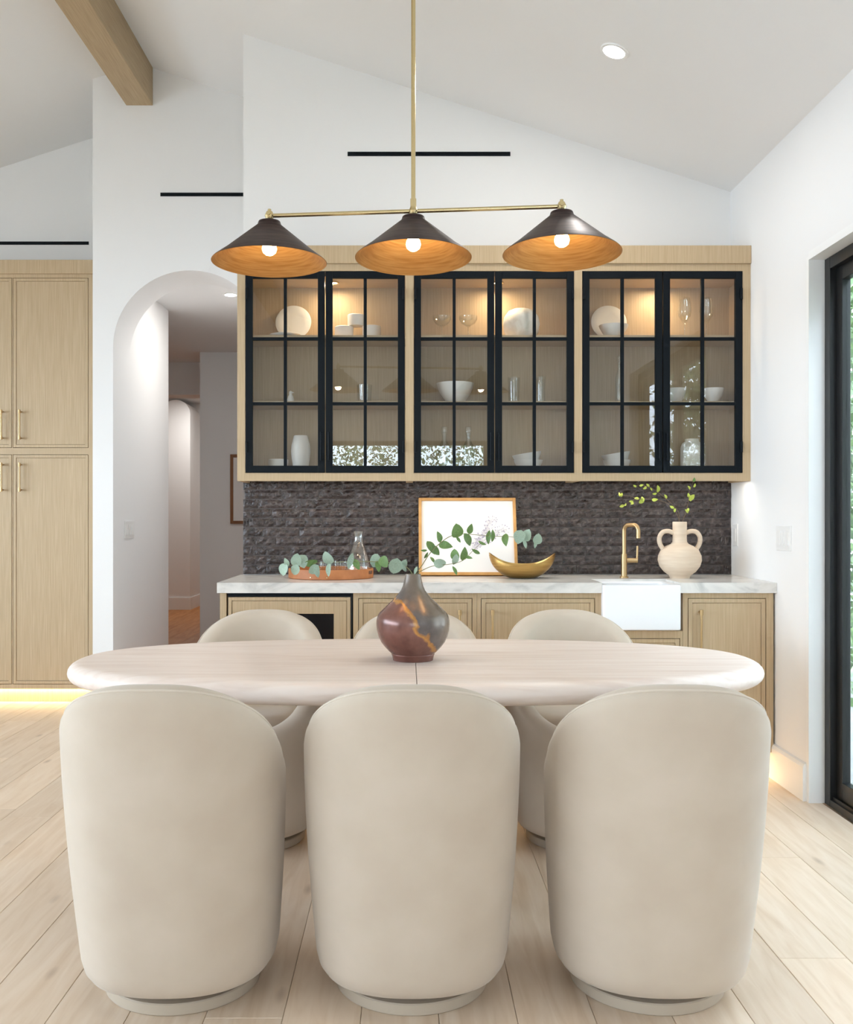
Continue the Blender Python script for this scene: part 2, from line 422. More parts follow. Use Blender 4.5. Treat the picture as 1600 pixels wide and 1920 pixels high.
window('window_1', 'black-framed garden window in the end wall facing the cabinets', 'y', -1.2, 1.12, .9, 2.27, RY - .08, 2)
window('window_2', 'long black-framed glazed wall to the garden', 'x', -2.6, 4.6, 1.0, 2.5, LX - .08, 5)

# hall beyond the archway
bm = bmesh.new(); box(bm, -1.9, -.6, WB2, 6.85, 2.8, 2.95); box(bm, -4.2, -.6, 6.85, 13.6, 2.8, 2.95)
struct('ceiling_hall', bm, 'ceiling', 'flat white ceiling of the hall behind the archway')
bm = bmesh.new(); box(bm, -.867, -.75, WB2, 9.2, 0, 2.8); struct('wall_hall_inner', bm, 'wall', 'white side wall of the hall behind the glass cabinets')
bm = bmesh.new(); box(bm, -1.983, -.75, 9.2, 9.5, 0, 2.8); struct('wall_hall_end', bm, 'wall', 'white wall at the hall end with a framed picture')
bm = bmesh.new(); box(bm, -4.2, -1.983, 9.8, 10.1, 2.47, 2.8); struct('trim_1', bm, 'wall', 'dropped white header across the passage at the hall end')
bm = bmesh.new(); box(bm, -4.4, -4.2, 6.8, 13.7, 0, 2.95); box(bm, -.75, -.6, 9.5, 13.7, 0, 2.95); box(bm, -4.2, -.6, 13.3, 13.6, 0, 2.95)
struct('wall_passage', bm, 'wall', 'white walls closing the far end of the passage')
ax, ar = -3.05, .19
pts = [(ax - ar, 0), (ax + ar, 0)] + [(ax + ar * math.cos(PI * k / 16), 2.58 + ar * math.sin(PI * k / 16) - .0) for k in range(17)]
bm = bmesh.new(); prism(bm, pts, 'y', 12.67, 13.3); struct('wall_pier', bm, 'wall', 'narrow white pier with a rounded top at the far passage end', smooth=True, angle=25)

# baseboards, door casing
bm = bmesh.new(); prism(bm, [(RX, 0), (RX - .018, 0), (RX - .018, .145), (RX - .012, .16), (RX, .163)], 'y', DY1 + .022, 4.615)
struct('baseboard_right', bm, 'trim', 'tall white baseboard between the base cabinet and the sliding door')
bm = bmesh.new(); box(bm, ax - ar - .01, ax + ar + .012, 12.655, 13.3, 0, .16)
struct('baseboard_pier', bm, 'trim', 'white baseboard around the pier at the far passage end')
bm = bmesh.new(); box(bm, -4.2, -.75, 13.285, 13.3, 0, .16)
struct('baseboard_passage', bm, 'trim', 'white baseboard along the far passage wall')
bm = bmesh.new()
box(bm, RX - .004, RX + .064, DY1 - .004, DY1 + .022, 0, DZ + .004)
box(bm, RX - .004, RX + .064, DY0, DY1 - .004, DZ - .012, DZ + .022)
struct('trim_2', bm, 'trim', 'white casing lining the sliding door opening')

# oak ridge beam
bm = bmesh.new(); box(bm, RIDX - .083, RIDX + .083, RY, WB, 3.778, RIDZ - .005, .004)
tag(obj('ceiling_beam', bm, 'beam'), 'oak ridge beam running along the peak of the ceiling', 'beam', kind='structure')

# floor: base slab and separate planks running into the room
floor = struct('floor', (lambda b: (box(b, LX - .2, RX + .2, RY - .2, 6.9, -.1, -.016), box(b, -4.4, -.6, 6.85, 13.7, -.1, -.016), b)[2])(bmesh.new()), 'subfloor', 'pale oak plank floor with knots, running toward the cabinets')
def plank(x0, x1, y0, y1, mat):
    g, c = .0005, .0012
    cx, cy = (x0 + x1) / 2, (y0 + y1) / 2
    a, b = (x1 - x0) / 2 - g, (y1 - y0) / 2 - g
    bm = bmesh.new()
    lv = [[(-a, -b), (a, -b), (a, b), (-a, b)]] * 2 + [[(-a + c, -b + c), (a - c, -b + c), (a - c, b - c), (-a + c, b - c)]]
    rings = [[bm.verts.new((p[0], p[1], z)) for p in l] for l, z in zip(lv, (-.014, -.0014, 0))]
    for A, B in zip(rings, rings[1:]):
        for k in range(4): bm.faces.new((A[k], A[(k + 1) % 4], B[(k + 1) % 4], B[k]))
    bm.faces.new(rings[-1])
    return obj('plank', bm, mat, floor, loc=(cx, cy, 0))
W = .19
x = 1.218 + 3 * W
rows = 0
while x > LX:
    x1 = min(x, RX + .055); x0 = max(x - W, LX)
    if x1 - x0 > .02:
        y = RY + random.uniform(-1.6, -.2); end = 6.69 if x1 < -1.95 else 6.0
        while y < end:
            y2 = min(y + random.uniform(1.7, 2.4), end)
            if end - y2 < .3: y2 = end
            if y2 > RY and y2 - y > .05: plank(x0, x1, max(y, RY), y2, 'plank')
            y = y2
    x -= W
x = -.867
while x > -4.1:
    y = 6.0 if x > -1.82 else 6.86
    while y < 13.2:
        y2 = min(y + random.uniform(2.0, 3.0), 13.29)
        if 13.29 - y2 < .4: y2 = 13.29
        plank(max(x - W, -4.19), x, y, y2, 'plank_hall'); y = y2
    x -= W

# ------------------------------------------------------------------ sliding glass door
d1 = thing('door_1', 'black aluminium sliding glass door leading to the garden', None, kind='structure')
bm = bmesh.new(); y1, y0 = DY1 - .004, DY0 + .004
box(bm, 1.781, 1.848, y1 - .05, y1, 0, DZ - .012, .002); box(bm, 1.781, 1.848, y0, y0 + .05, 0, DZ - .012, .002)
box(bm, 1.781, 1.848, y0 + .05, y1 - .05, DZ - .062, DZ - .012, .002)
obj('door_frame', bm, 'black_door', d1)
bm = bmesh.new(); box(bm, 1.781, 1.848, y0 + .05, y1 - .05, 0, .03, .002); box(bm, 1.793, 1.80, y0 + .05, y1 - .05, .03, .042)
obj('sill_track', bm, 'black_door', d1)
ym = (y0 + y1) / 2
for k, (s0, s1, xx) in enumerate(((ym + .001, y1 - .05, 1.808), (y0 + .05, ym - .001, 1.808))):
    bm = bmesh.new()
    for q0, q1, p0, p1 in ((s0, s0 + .055, .03, DZ - .062), (s1 - .055, s1, .03, DZ - .062), (s0 + .055, s1 - .055, .03, .115), (s0 + .055, s1 - .055, DZ - .12, DZ - .062)):
        box(bm, xx, xx + .036, q0, q1, p0, p1, .002)
    sash = obj('sash', bm, 'black_door', d1)
    bx('pane', 'win_glass', sash, xx + .016, xx + .022, s0 + .055, s1 - .055, .115, DZ - .12)
    if k == 0: bx('pull_handle', 'black_door', sash, xx - .012, xx, s0 + .015, s0 + .035, .95, 1.2, .003)

# outside: patio, hedges
bm = bmesh.new(); box(bm, RX + .13, 9, -14, 12, -.16, -.06); box(bm, -20, LX - .2, -14, 12, -.16, -.06); box(bm, LX - .2, RX + .2, -14, RY - .2, -.16, -.06)
tag(obj('patio_ground', bm, 'patio'), 'pale concrete patio outside the glass doors', kind='structure')
def hedge(name, label, x0, x1, y0, y1, z1, n, size):
    rnd = random.Random(len(name) + n); verts, faces = [], []
    for i in range(n):
        c = Vector((rnd.uniform(x0, x1), rnd.uniform(y0, y1), -.06 + (z1 + .06) * rnd.random() ** .85))
        c.z = min(c.z, z1 - .3 * abs(math.sin(c.x * 2.1 + c.y * 2.7)))
        u = Vector((rnd.gauss(0, 1), rnd.gauss(0, 1), rnd.gauss(0, 1))).normalized()
        v = u.cross(Vector((rnd.gauss(0, 1), rnd.gauss(0, 1), rnd.gauss(0, 1)))).normalized(); s = size * rnd.uniform(.6, 1.3)
        k = len(verts); verts += [c - u * s, c + v * s * .45, c + u * s, c - v * s * .45]; faces.append((k, k + 1, k + 2, k + 3))
    me = bpy.data.meshes.new(name); me.from_pydata(verts, [], faces); me.materials.append(M['hedge'])
    o = bpy.data.objects.new(name, me); C.objects.link(o)
    tag(o, label, 'hedge', kind='stuff')
hedge('hedge', 'tall leafy green hedge outside the sliding glass door', 2.9, 3.9, -2.0, 12, 3.6, 46000, .06)
hedge('garden_shrubs', 'leafy garden shrubs beyond the end wall windows', -6.5, 3.5, -8.4, -6.8, 2.9, 22000, .05)

# ------------------------------------------------------------------ backsplash tiles
SPX0, SPX1, SPZ0, SPZ1 = -.866, RX, .917, 1.402
bs = struct('wall_backsplash', (lambda b: (box(b, SPX0, SPX1 - .001, WA - .008, WA + .001, SPZ0, SPZ1), b)[1])(bmesh.new()), 'grout', 'backsplash of dark glazed split-face brick tiles above the marble worktop')
TW, TH, G = .193, .0465, .003
def tile_mesh(w, rnd):
    nx, nz = 8, 3; bm = bmesh.new(); vs = {}
    for i in range(nx + 1):
        for j in range(nz + 1):
            edge = i in (0, nx) or j in (0, nz)
            vs[i, j] = bm.verts.new((w * i / nx, -(.002 if edge else rnd.uniform(.0035, .0095)), TH * j / nz))
    for i in range(nx):
        for j in range(nz): bm.faces.new((vs[i, j], vs[i + 1, j], vs[i + 1, j + 1], vs[i, j + 1]))
    rim = [vs[i, 0] for i in range(nx + 1)] + [vs[nx, j] for j in range(1, nz + 1)] + [vs[i, nz] for i in range(nx - 1, -1, -1)] + [vs[0, j] for j in range(nz - 1, 0, -1)]
    back = [bm.verts.new((v.co.x, .004, v.co.z)) for v in rim]
    for k in range(len(rim)): bm.faces.new((rim[k], back[k], back[(k + 1) % len(rim)], rim[(k + 1) % len(rim)]))
    return finish('tile', bm, 'tile')
rt = random.Random(3)
full = [tile_mesh(TW, rt) for _ in range(10)]
z, row = SPZ0 + .002, 0
while z + TH < SPZ1 + .02:
    x = SPX0 + .001 - ((row * .37) % 1) * (TW + G)
    while x < SPX1 - .01:
        a, b = max(x, SPX0 + .001), min(x + TW, SPX1 - .002)
        if b - a > .012:
            me = rt.choice(full) if b - a > TW - 1e-4 else tile_mesh(b - a, rt)
            o = bpy.data.objects.new('tile', me); C.objects.link(o); o.parent = bs
            o.location = (a, WA - .011, z)
        x += TW + G
    z += TH + G; row += 1

# ------------------------------------------------------------------ worktop, base cabinets, sink
WTZ = .915; CF = 4.47      # worktop height, cabinet face
bm = bmesh.new()
SKX0, SKX1, SKY1 = .904, 1.268, 4.71
for a in ((-.88, SKX0, 4.447, WA - .008), (SKX1, RX - .001, 4.447, WA - .008), (SKX0, SKX1, SKY1, WA - .008)):
    box(bm, a[0], a[1], a[2], a[3], WTZ - .048, WTZ)
bmesh.ops.remove_doubles(bm, verts=bm.verts, dist=1e-5)
tag(obj('worktop', bm, 'marble'), 'white veined marble worktop spanning the base cabinets', 'worktop')

def bar_handle(parent, x, y, z0, z1, horizontal=False, r=.0055, mat='brass'):
    bm = bmesh.new(); yo = y - .03
    tube(bm, [(x, yo, z0), (x, yo, z1)], r, 12)
    for zz in (z0 + .012, z1 - .012):
        tube(bm, [(x, y, zz), (x, yo, zz)], r * .9, 10)
        tube(bm, [(x, yo - .002, zz - .012), (x, yo - .002, zz + .012)], r * 1.45, 12)
    return obj('handle', bm, mat, parent, smooth=True, label='slim brass bar pull')

def inset_door(parent, x0, x1, z0, z1, y, fw=.019, handle=None, mat='oak', name='door'):
    """inset door: shadow gap, narrow raised frame, recessed flat panel; front face at y"""
    g = .003
    bm = bmesh.new(); X0, X1, Z0, Z1 = x0 + g, x1 - g, z0 + g, z1 - g
    for a in ((X0, X0 + fw, Z0, Z1), (X1 - fw, X1, Z0, Z1), (X0 + fw, X1 - fw, Z0, Z0 + fw), (X0 + fw, X1 - fw, Z1 - fw, Z1)):
        box(bm, a[0], a[1], y, y + .02, a[2], a[3], .0012)
    d = obj(name, bm, mat, parent)
    bx('panel', mat, d, X0 + fw + .0015, X1 - fw - .0015, y + .004, y + .018, Z0 + fw + .0015, Z1 - fw - .0015)
    if handle: bar_handle(d, handle[0], y, handle[1], handle[2])
    return d

def carcass(t, x0, x1, yf, yb, z0, z1, openings, mat='oak', back='oak'):
    """cabinet box whose face frame leaves the given rectangular openings"""
    bm = bmesh.new()
    xs = sorted({x0, x1} | {o[0] for o in openings} | {o[1] for o in openings})
    zs = sorted({z0, z1} | {o[2] for o in openings} | {o[3] for o in openings})
    for i in range(len(xs) - 1):
        # merge vertical runs of solid cells
        run = None
        for j in range(len(zs) - 1):
            cx, cz = (xs[i] + xs[i + 1]) / 2, (zs[j] + zs[j + 1]) / 2
            solid = not any(o[0] < cx < o[1] and o[2] < cz < o[3] for o in openings)
            if solid: run = [zs[j], zs[j + 1]] if run is None else [run[0], zs[j + 1]]
            if (not solid or j == len(zs) - 2) and run:
                box(bm, xs[i], xs[i + 1], yf, yf + .02, run[0], run[1]); run = None
    obj('face_frame', bm, mat, t)
    bm = bmesh.new()
    box(bm, x0, x0 + .018, yf + .02, yb, z0, z1); box(bm, x1 - .018, x1, yf + .02, yb, z0, z1)
    box(bm, x0 + .018, x1 - .018, yf + .02, yb, z0, z0 + .018); box(bm, x0 + .018, x1 - .018, yb - .012, yb, z0 + .018, z1)
    obj('carcass', bm, mat, t)
    bx('inner_panel', back, t, x0 + .018, x1 - .018, yf + .024, yf + .028, z0 + .018, z1 - .002)

BZ0, BZ1 = .123, WTZ - .048
def bc(px): return (px - 763) / 402.7
# drinks cooler with wood-framed glass door
xa, xb = bc(425), bc(662)
t = thing('drinks_cooler', 'under-counter drinks cooler with oak-framed dark glass door', 'cooler', ((xa + xb) / 2, CF, BZ0)); o0 = Vector(t.location)
def L(*a): return (a[0] - o0.x, a[1] - o0.x, a[2] - o0.y, a[3] - o0.y, a[4] - o0.z, a[5] - o0.z)
bx('body', 'black_door', t, *L(xa + .004, xb - .004, CF + .022, 5.05, BZ0, BZ1 - .001))
bx('vent_strip', 'black', t, *L(xa + .004, xb - .008, CF + .004, CF + .022, BZ1 - .017, BZ1 - .001))
x0, x1, z0, z1 = xa + .008, xb - .012, BZ0 + .01, BZ1 - .021
bm = bmesh.new(); f1 = .016
for a in ((x0, x0 + f1, z0, z1), (x1 - f1, x1, z0, z1), (x0 + f1, x1 - f1, z0, z0 + f1), (x0 + f1, x1 - f1, z1 - f1, z1)):
    box(bm, *L(a[0], a[1], CF - .002, CF + .02, a[2], a[3]), .001)
dr = obj('door', bm, 'oak', t)
bm = bmesh.new(); f2 = .06; X0, X1, Z0, Z1 = x0 + f1 + .0015, x1 - f1 - .0015, z0 + f1 + .0015, z1 - f1 - .0015
for a in ((X0, X0 + f2, Z0, Z1), (X1 - f2, X1, Z0, Z1), (X0 + f2, X1 - f2, Z0, Z0 + f2), (X0 + f2, X1 - f2, Z1 - f2, Z1)):
    box(bm, *L(a[0], a[1], CF + .002, CF + .018, a[2], a[3]), .001)
obj('inner_frame', bm, 'oak', dr)
bx('glass', 'dark_glass', dr, *L(X0 + f2, X1 - f2, CF + .008, CF + .014, Z0 + f2, Z1 - f2))
bar_handle(dr, bc(442) - o0.x, -.0, .30, .655)
bm = bmesh.new(); box(bm, -.87, xa - .001, CF - .001, 5.07, 0, BZ1 - .001)
tag(obj('end_panel', bm, 'oak'), 'plain oak end panel beside the drinks cooler under the marble', 'panel')

def base_cab(x0, x1, ops, label, name='base_cabinet'):
    t = thing(name, label, 'cabinet', ((x0 + x1) / 2, CF, BZ0)); c = t.location.x
    carcass(t, x0 - c, x1 - c, 0, .58, 0, BZ1 - BZ0 - .001, [(a - c, b - c, z0 - BZ0, z1 - BZ0) for a, b, z0, z1, h in ops])
    for a, b, z0, z1, h in ops:
        inset_door(t, a - c, b - c, z0 - BZ0, z1 - BZ0, -.001, handle=(h - c, .70 - .26 - BZ0 + .09, .79 - BZ0) if h is not None else None)
    return t
zt = .842
base_cab(bc(662.5), bc(894), [(bc(672), bc(886), BZ0 + .02, zt, bc(862))], 'oak base cabinet between the drinks cooler and the next oak door')
base_cab(bc(894.5), bc(1128), [(bc(902), bc(1116), BZ0 + .02, zt, bc(923))], 'oak base cabinet adjoining the white apron sink, below the brass bowl')
t = base_cab(bc(1281), bc(1450.6), [(bc(1290), bc(1437), BZ0 + .02, zt, bc(1312))], 'oak base cabinet between the apron sink and the white wall')
# sink base: low cabinet under the apron
xa, xb = bc(1128.5), bc(1280.5)
t = thing('sink_cabinet', 'low oak cabinet under the white apron sink', 'cabinet', ((xa + xb) / 2, CF, BZ0)); c = t.location.x
carcass(t, xa - c, xb - c, 0, .58, 0, .69 - BZ0, [(xa - c + .012, xb - c - .012, .02, .655 - BZ0)])
inset_door(t, xa - c + .012, xb - c - .012, .02, .655 - BZ0, -.001)
# toe kick and its LED strip
bm = bmesh.new(); box(bm, -.83, RX - .02, 4.615, 4.63, 0, BZ0)
tag(obj('toe_kick', bm, 'oak'), 'recessed oak toe kick under the base cabinets', 'toe kick')
bm = bmesh.new(); box(bm, -.80, RX - .03, 4.585, 4.605, BZ0 - .008, BZ0)
s = tag(obj('led_strip', bm, 'led'), 'glowing warm light strip under the base cabinets', 'light strip')
area_light('toe_glow', ((-.80 + RX - .03) / 2, 4.595, BZ0 - .01), (0, 0, 0), 2.46, .02, 6, (1, .86, .58))

# apron sink
t = thing('apron_sink', 'white fireclay apron-front sink set into the marble worktop', 'sink', ((SKX0 + SKX1) / 2, 4.43, .696))
w = (SKX1 - SKX0) / 2 - .001; D = SKY1 - 4.43 - .001; H = .905 - .696
bm = bmesh.new()
def rrect(x, y0, y1, r=.02, n=5):
    p = []
    for cx, cy, a0 in ((x - r, y1 - r, 0), (-x + r, y1 - r, PI / 2), (-x + r, y0 + r, PI), (x - r, y0 + r, 1.5 * PI)):
        for k in range(n + 1): p.append((cx + r * math.cos(a0 + k * PI / 2 / n), cy + r * math.sin(a0 + k * PI / 2 / n)))
    return p
rings = []
for inset, z, r in ((.004, 0, .008), (0, .004, .01), (0, H - .006, .01), (.003, H, .01), (.02, H, .02), (.026, H - .006, .025), (.03, .05, .03), (.05, .03, .03)):
    rings.append([bm.verts.new((p[0], p[1], z)) for p in rrect(w - inset, inset, D - inset, r)])
for A, B in zip(rings, rings[1:]):
    for k in range(len(A)): bm.faces.new((A[k], A[(k + 1) % len(A)], B[(k + 1) % len(A)], B[k]))
bm.faces.new(rings[0][::-1]); bm.faces.new(rings[-1])
obj('basin', bm, 'porcelain', t, smooth=True)
bm = bmesh.new(); cyl(bm, (0, D / 2, .0305), .03, .003); obj('drain', bm, 'brass', t, smooth=True)

# faucet
t = thing('faucet', 'brass gooseneck faucet with side lever behind the apron sink', 'faucet', (1.087, 4.80, WTZ))
bm = bmesh.new(); cyl(bm, (0, 0, 0), .022, .008, bev=.002); cyl(bm, (0, 0, .008), .0145, .112, bev=.001); obj('body', bm, 'brass', t, smooth=True)
dv = Vector((.055, -.085, 0)); 
pts = [Vector((0, 0, .12)), Vector((0, 0, .18)), Vector((0, 0, .235))]
for k in range(1, 9):
    a = PI / 2 * k / 8; pts.append(Vector((0, 0, .235)) + dv.normalized() * .03 * (1 - math.cos(a)) + Vector((0, 0, .03 * math.sin(a))))
e = pts[-1]; pts.append(e + dv.normalized() * .035)
for k in range(1, 9):
    a = PI / 2 * k / 8; pts.append(e + dv.normalized() * (.035 + .03 * math.sin(a)) - Vector((0, 0, .03 * (1 - math.cos(a)))))
pts.append(pts[-1] - Vector((0, 0, .035)))
bm = bmesh.new(); tube(bm, pts, .0105, 14); obj('spout', bm, 'brass', t, smooth=True)
bm = bmesh.new(); tube(bm, [(.012, 0, .088), (.062, 0, .088)], .012, 14); tube(bm, [(.062, 0, .088), (.066, 0, .088)], .013, 14)
lv = obj('lever_arm', bm, 'brass', t, smooth=True)
bm = bmesh.new(); tube(bm, [(.064, 0, .078), (.067, 0, .16)], .0052, 12); obj('lever', bm, 'brass', lv, smooth=True)

# ------------------------------------------------------------------ wall cabinets with glass doors
UF, UB = 4.79, 5.07
def uc(px): return (px - 763) / 375.8
ZB, ZD0, ZD1, ZT = 1.399, 1.439, 2.447, 2.482
SH1, SH2 = 2.136, 1.803      # shelf tops
def glass_door(t, x0, x1, z0, z1, hinge_left):
    g = .0025; fw = .034; mw = .0075
    X0, X1, Z0, Z1 = x0 + g, x1 - g, z0 + g, z1 - g
    bm = bmesh.new()
    for a in ((X0, X0 + fw, Z0, Z1), (X1 - fw, X1, Z0, Z1), (X0 + fw, X1 - fw, Z0, Z0 + fw), (X0 + fw, X1 - fw, Z1 - fw, Z1)):
        box(bm, a[0], a[1], -.004, .018, a[2], a[3], .0015)
    d = obj('door', bm, 'black', t)
    cx = (X0 + X1) / 2; zm = [2.109 - ZB, 1.785 - ZB]
    bx('muntin', 'black', d, cx - mw, cx + mw, -.002, .016, Z0 + fw, Z1 - fw)
    for q in zm:
        bm = bmesh.new(); box(bm, X0 + fw, cx - mw, -.002, .016, q - mw, q + mw); box(bm, cx + mw, X1 - fw, -.002, .016, q - mw, q + mw)
        obj('muntin', bm, 'black', d)
    zs = [Z0 + fw, zm[1], zm[0], Z1 - fw]
    for i, (a, b) in enumerate(((X0 + fw, cx - mw), (cx + mw, X1 - fw))):
        for j in range(3):
            bm = bmesh.new(); z_0 = zs[j] + (mw if j else 0); z_1 = zs[j + 1] - (mw if j < 2 else 0)
            v = [bm.verts.new(p) for p in ((a, .007, z_0), (b, .007, z_0), (b, .007, z_1), (a, .007, z_1))]; bm.faces.new(v)
            obj('pane', bm, 'glass', d)
    hx = X0 + .006 if hinge_left else X1 - .006
    for zz in (Z0 + .10, Z1 - .14):
        bm = bmesh.new(); tube(bm, [(hx, -.01, zz), (hx, -.01, zz + .055)], .006, 10); box(bm, hx - .006, hx + .006, -.009, -.003, zz + .004, zz + .051)
        obj('hinge', bm, 'black', d, smooth=True)
    kx = X1 - fw / 2 if hinge_left else X0 + fw / 2
    bm = bmesh.new(); tube(bm, [(kx, -.024, Z0 + .06), (kx, -.024, Z0 + .20)], .005, 10)
    for zz in (Z0 + .066, Z0 + .194): tube(bm, [(kx, -.004, zz), (kx, -.024, zz)], .0045, 10)
    obj('handle', bm, 'black', d, smooth=True)
    return d
units = ((445, 460, 610, 760, 768), (768, 776, 928, 1077, 1084.5), (1084.5, 1092, 1243, 1393, 1407))
labels = ('oak wall cabinet with black glass doors above the leather tray', 'oak wall cabinet with black glass doors above the framed art',
          'oak wall cabinet with black glass doors above the sink, against the white wall')
for (a, d0, dm, d1_, b), lab in zip(units, labels):
    x0, x1 = uc(a), uc(b); 
    if b == 1407: x1 = RX - .001
    t = thing('wall_cabinet', lab, 'cabinet', ((x0 + x1) / 2, UF, ZB), group='glass-fronted wall cabinets'); c = t.location.x
    A, B, MM, E0, E1 = x0 - c, x1 - c, uc(dm) - c, uc(d0) - c, uc(d1_) - c
    h = ZT - ZB; dp = UB - UF
    bm = bmesh.new()
    box(bm, A, E0, 0, .02, 0, h); box(bm, E1, B, 0, .02, 0, h); box(bm, E0, E1, 0, .02, 0, ZD0 - ZB); box(bm, E0, E1, 0, .02, ZD1 - ZB, h)
    obj('face_frame', bm, 'oak', t)
    bx('side_panel', 'oak', t, A, A + .018, .02, dp, 0, h); bx('side_panel', 'oak', t, B - .018, B, .02, dp, 0, h)
    bx('bottom_panel', 'oak_h', t, A + .018, B - .018, .02, dp, .012, .046)
    bx('top_panel', 'oak_h', t, A + .018, B - .018, .02, dp, 2.425 - ZB, h)
    bx('back_panel', 'oak', t, A + .018, B - .018, dp - .012, dp, .046, 2.425 - ZB)
    for q in (SH1, SH2): bx('shelf', 'oak_h', t, A + .019, B - .019, .045, dp - .013, q - ZB - .019, q - ZB, .001)
    glass_door(t, E0, MM, ZD0 - ZB, ZD1 - ZB, True); glass_door(t, MM, E1, ZD0 - ZB, ZD1 - ZB, False)
    px = MM + .03
    bm = bmesh.new(); lathe(bm, [(0, -.002), (.022, -.002), (.026, 0), (.030, 0), (.030, -.006), (.022, -.006)], 24, (px, dp * .5, 2.425 - ZB))
    pk = obj('puck_light', bm, 'brass_pale', t, smooth=True)
    bm = bmesh.new(); lathe(bm, [(0, -.004), (.021, -.004)], 24, (px, dp * .5, 2.425 - ZB)); obj('lens', bm, 'puck', pk)
    area_light('puck_lamp', (px, dp * .5, 2.425 - ZB - .012), (0, 0, 0), .05, .05, 1.3, (1, .78, .5), parent=t, shape='DISK')
# crown board across the three cabinets
bm = bmesh.new(); box(bm, -.853, RX - .001, UF - .012, UB, ZT + .0005, 2.572, .002)
tag(obj('crown_board', bm, 'oak'), 'plain oak crown board running along the tops of the glass cabinets', 'trim')
# under-cabinet light
bm = bmesh.new(); box(bm, -.80, RX - .04, 4.83, 4.845, ZB + .006, ZB + .012)
tag(obj('under_cabinet_light', bm, 'led_cool'), 'slim light strip along the underside of the glass cabinets', 'light strip')
area_light('under_cabinet_glow', (.45, 4.8375, ZB + .004), (0, 0, 0), 2.46, .012, 2.5, (1, .93, .82))

# ------------------------------------------------------------------ pantry cabinet
PF = 6.27; PS = 1800 / PF
def pc(px): return (px - 763) / PS
def pz(py): return 1.218 + (970 - py) / PS
x0, x1 = pc(-130), -1.957
t = thing('pantry_cabinet', 'tall oak pantry cabinet with paired doors beside the archway', 'cabinet', ((x0 + x1) / 2, PF, 0)); c = t.location.x
ops = [(pc(a), pc(b), pz(q1), pz(q0), pc(h), hz) for (a, b, h) in ((-121, 22.5, 6), (24, 166, 40)) for (q0, q1, hz) in ((521, 840, (825, 769)), (852, 1283, (922, 868)))]
carcass(t, x0 - c, x1 - c, 0, .42, .098, pz(514), [(a - c, b - c, z0, z1) for a, b, z0, z1, h, hz in ops])
for a, b, z0, z1, h, hz in ops: inset_door(t, a - c, b - c, z0, z1, -.001, handle=(h - c, pz(hz[0]), pz(hz[1])))
bx('crown', 'oak', t, x0 - c, x1 - c, -.014, .42, pz(514) + .0005, pz(488), .002)
bx('toe_kick', 'oak', t, x0 - c + .02, x1 - c, .075, .09, 0, .0975)
bx('light_strip', 'led', t, x0 - c + .02, x1 - c - .02, .05, .065, .09, .0975, label='glowing warm light strip under the cabinet')
area_light('pantry_glow', ((x0 + x1) / 2, PF + .058, .087), (0, 0, 0), 1.1, .015, 1.6, (1, .82, .5))

# ------------------------------------------------------------------ chandelier
chz = 2.2225
t = thing('pendant_chandelier', 'brass linear chandelier with three dark cone shades over the table', 'chandelier', (.0215, 3.15, chz))
ang = math.atan2(3.102 - 3.198, .498 + .460)
t.rotation_euler = (0, 0, ang)
hl = .4815
bm = bmesh.new(); tube(bm, [(-hl, 0, 0), (hl, 0, 0)], .0068, 14); obj('crossbar', bm, 'brass_pale', t, smooth=True)
zc = ceil_z(.02) - chz
bm = bmesh.new(); tube(bm, [(0, 0, 0), (0, 0, zc)], .0072, 14); obj('stem', bm, 'brass_pale', t, smooth=True)
bm = bmesh.new(); lathe(bm, [(0, -.035), (.01, -.035), (.055, -.02), (.06, 0), (.06, .03), (0, .03)], 32, (0, 0, zc)); obj('canopy', bm, 'brass_pale', t, smooth=True)
bm = bmesh.new(); lathe(bm, [(0, -.016), (.010, -.014), (.0155, 0), (.010, .014), (0, .016)], 20); tube(bm, [(0, 0, .012), (0, 0, .04)], .010, 14); obj('hub', bm, 'brass_pale', t, smooth=True)
for k, sx in enumerate((-hl, 0, hl)):
    if sx:
        bm = bmesh.new(); lathe(bm, [(0, -.016), (.010, -.014), (.016, 0), (.010, .014), (0, .016)], 20, (sx, 0, 0)); tube(bm, [(sx, -.02, .004), (sx, .02, .004)], .007, 12)
        tube(bm, [(sx, 0, .01), (sx, 0, .022)], .006, 10)
        obj('swivel_joint', bm, 'brass_pale', t, smooth=True)
    bm = bmesh.new(); R = .191; zr, ztp = -.156, -.022
    outer = [(.010, ztp + .010), (.012, ztp + .004), (.036, ztp + .002), (.038, ztp - .004), (.040, ztp - .010), (.100, ztp - .060), (.150, ztp - .102), (R - .006, zr + .006), (R, zr)]
    lathe(bm, outer, 64)
    sh = obj('shade', bm, 'bronze', t, smooth=True, angle=60, loc=(sx, 0, 0))
    sh.rotation_euler = (math.radians((-.8, -2.6, -2.4)[k]), 0, -ang)
    bm = bmesh.new()
    lathe(bm, [(R, zr), (R - .0015, zr - .0008), (R - .007, zr + .004), (.149, ztp - .105), (.099, ztp - .063), (.036, ztp - .012), (0, ztp - .010)], 64)
    obj('lining', bm, 'gold_in', sh, smooth=True, angle=60, label='brushed gold inside of the shade')
    bm = bmesh.new(); cyl(bm, (0, 0, ztp - .045), .014, .036); obj('socket', bm, 'brass', sh, smooth=True)
    bm = bmesh.new(); lathe(bm, [(.008, .03), (.012, .022), (.022, .008), (.0245, -.004), (.021, -.016), (.012, -.0235), (0, -.026)], 24, (0, 0, -.107)); obj('bulb', bm, 'bulb', sh, smooth=True, label='glowing warm globe bulb')
    pl = bpy.data.lights.new('pendant_lamp', 'POINT'); pl.energy = PENDANT_W; pl.color = (1, .76, .46); pl.shadow_soft_size = .02
    po = bpy.data.objects.new('pendant_lamp', pl); C.objects.link(po); po.parent = t; po.location = (sx, 0, -.138)

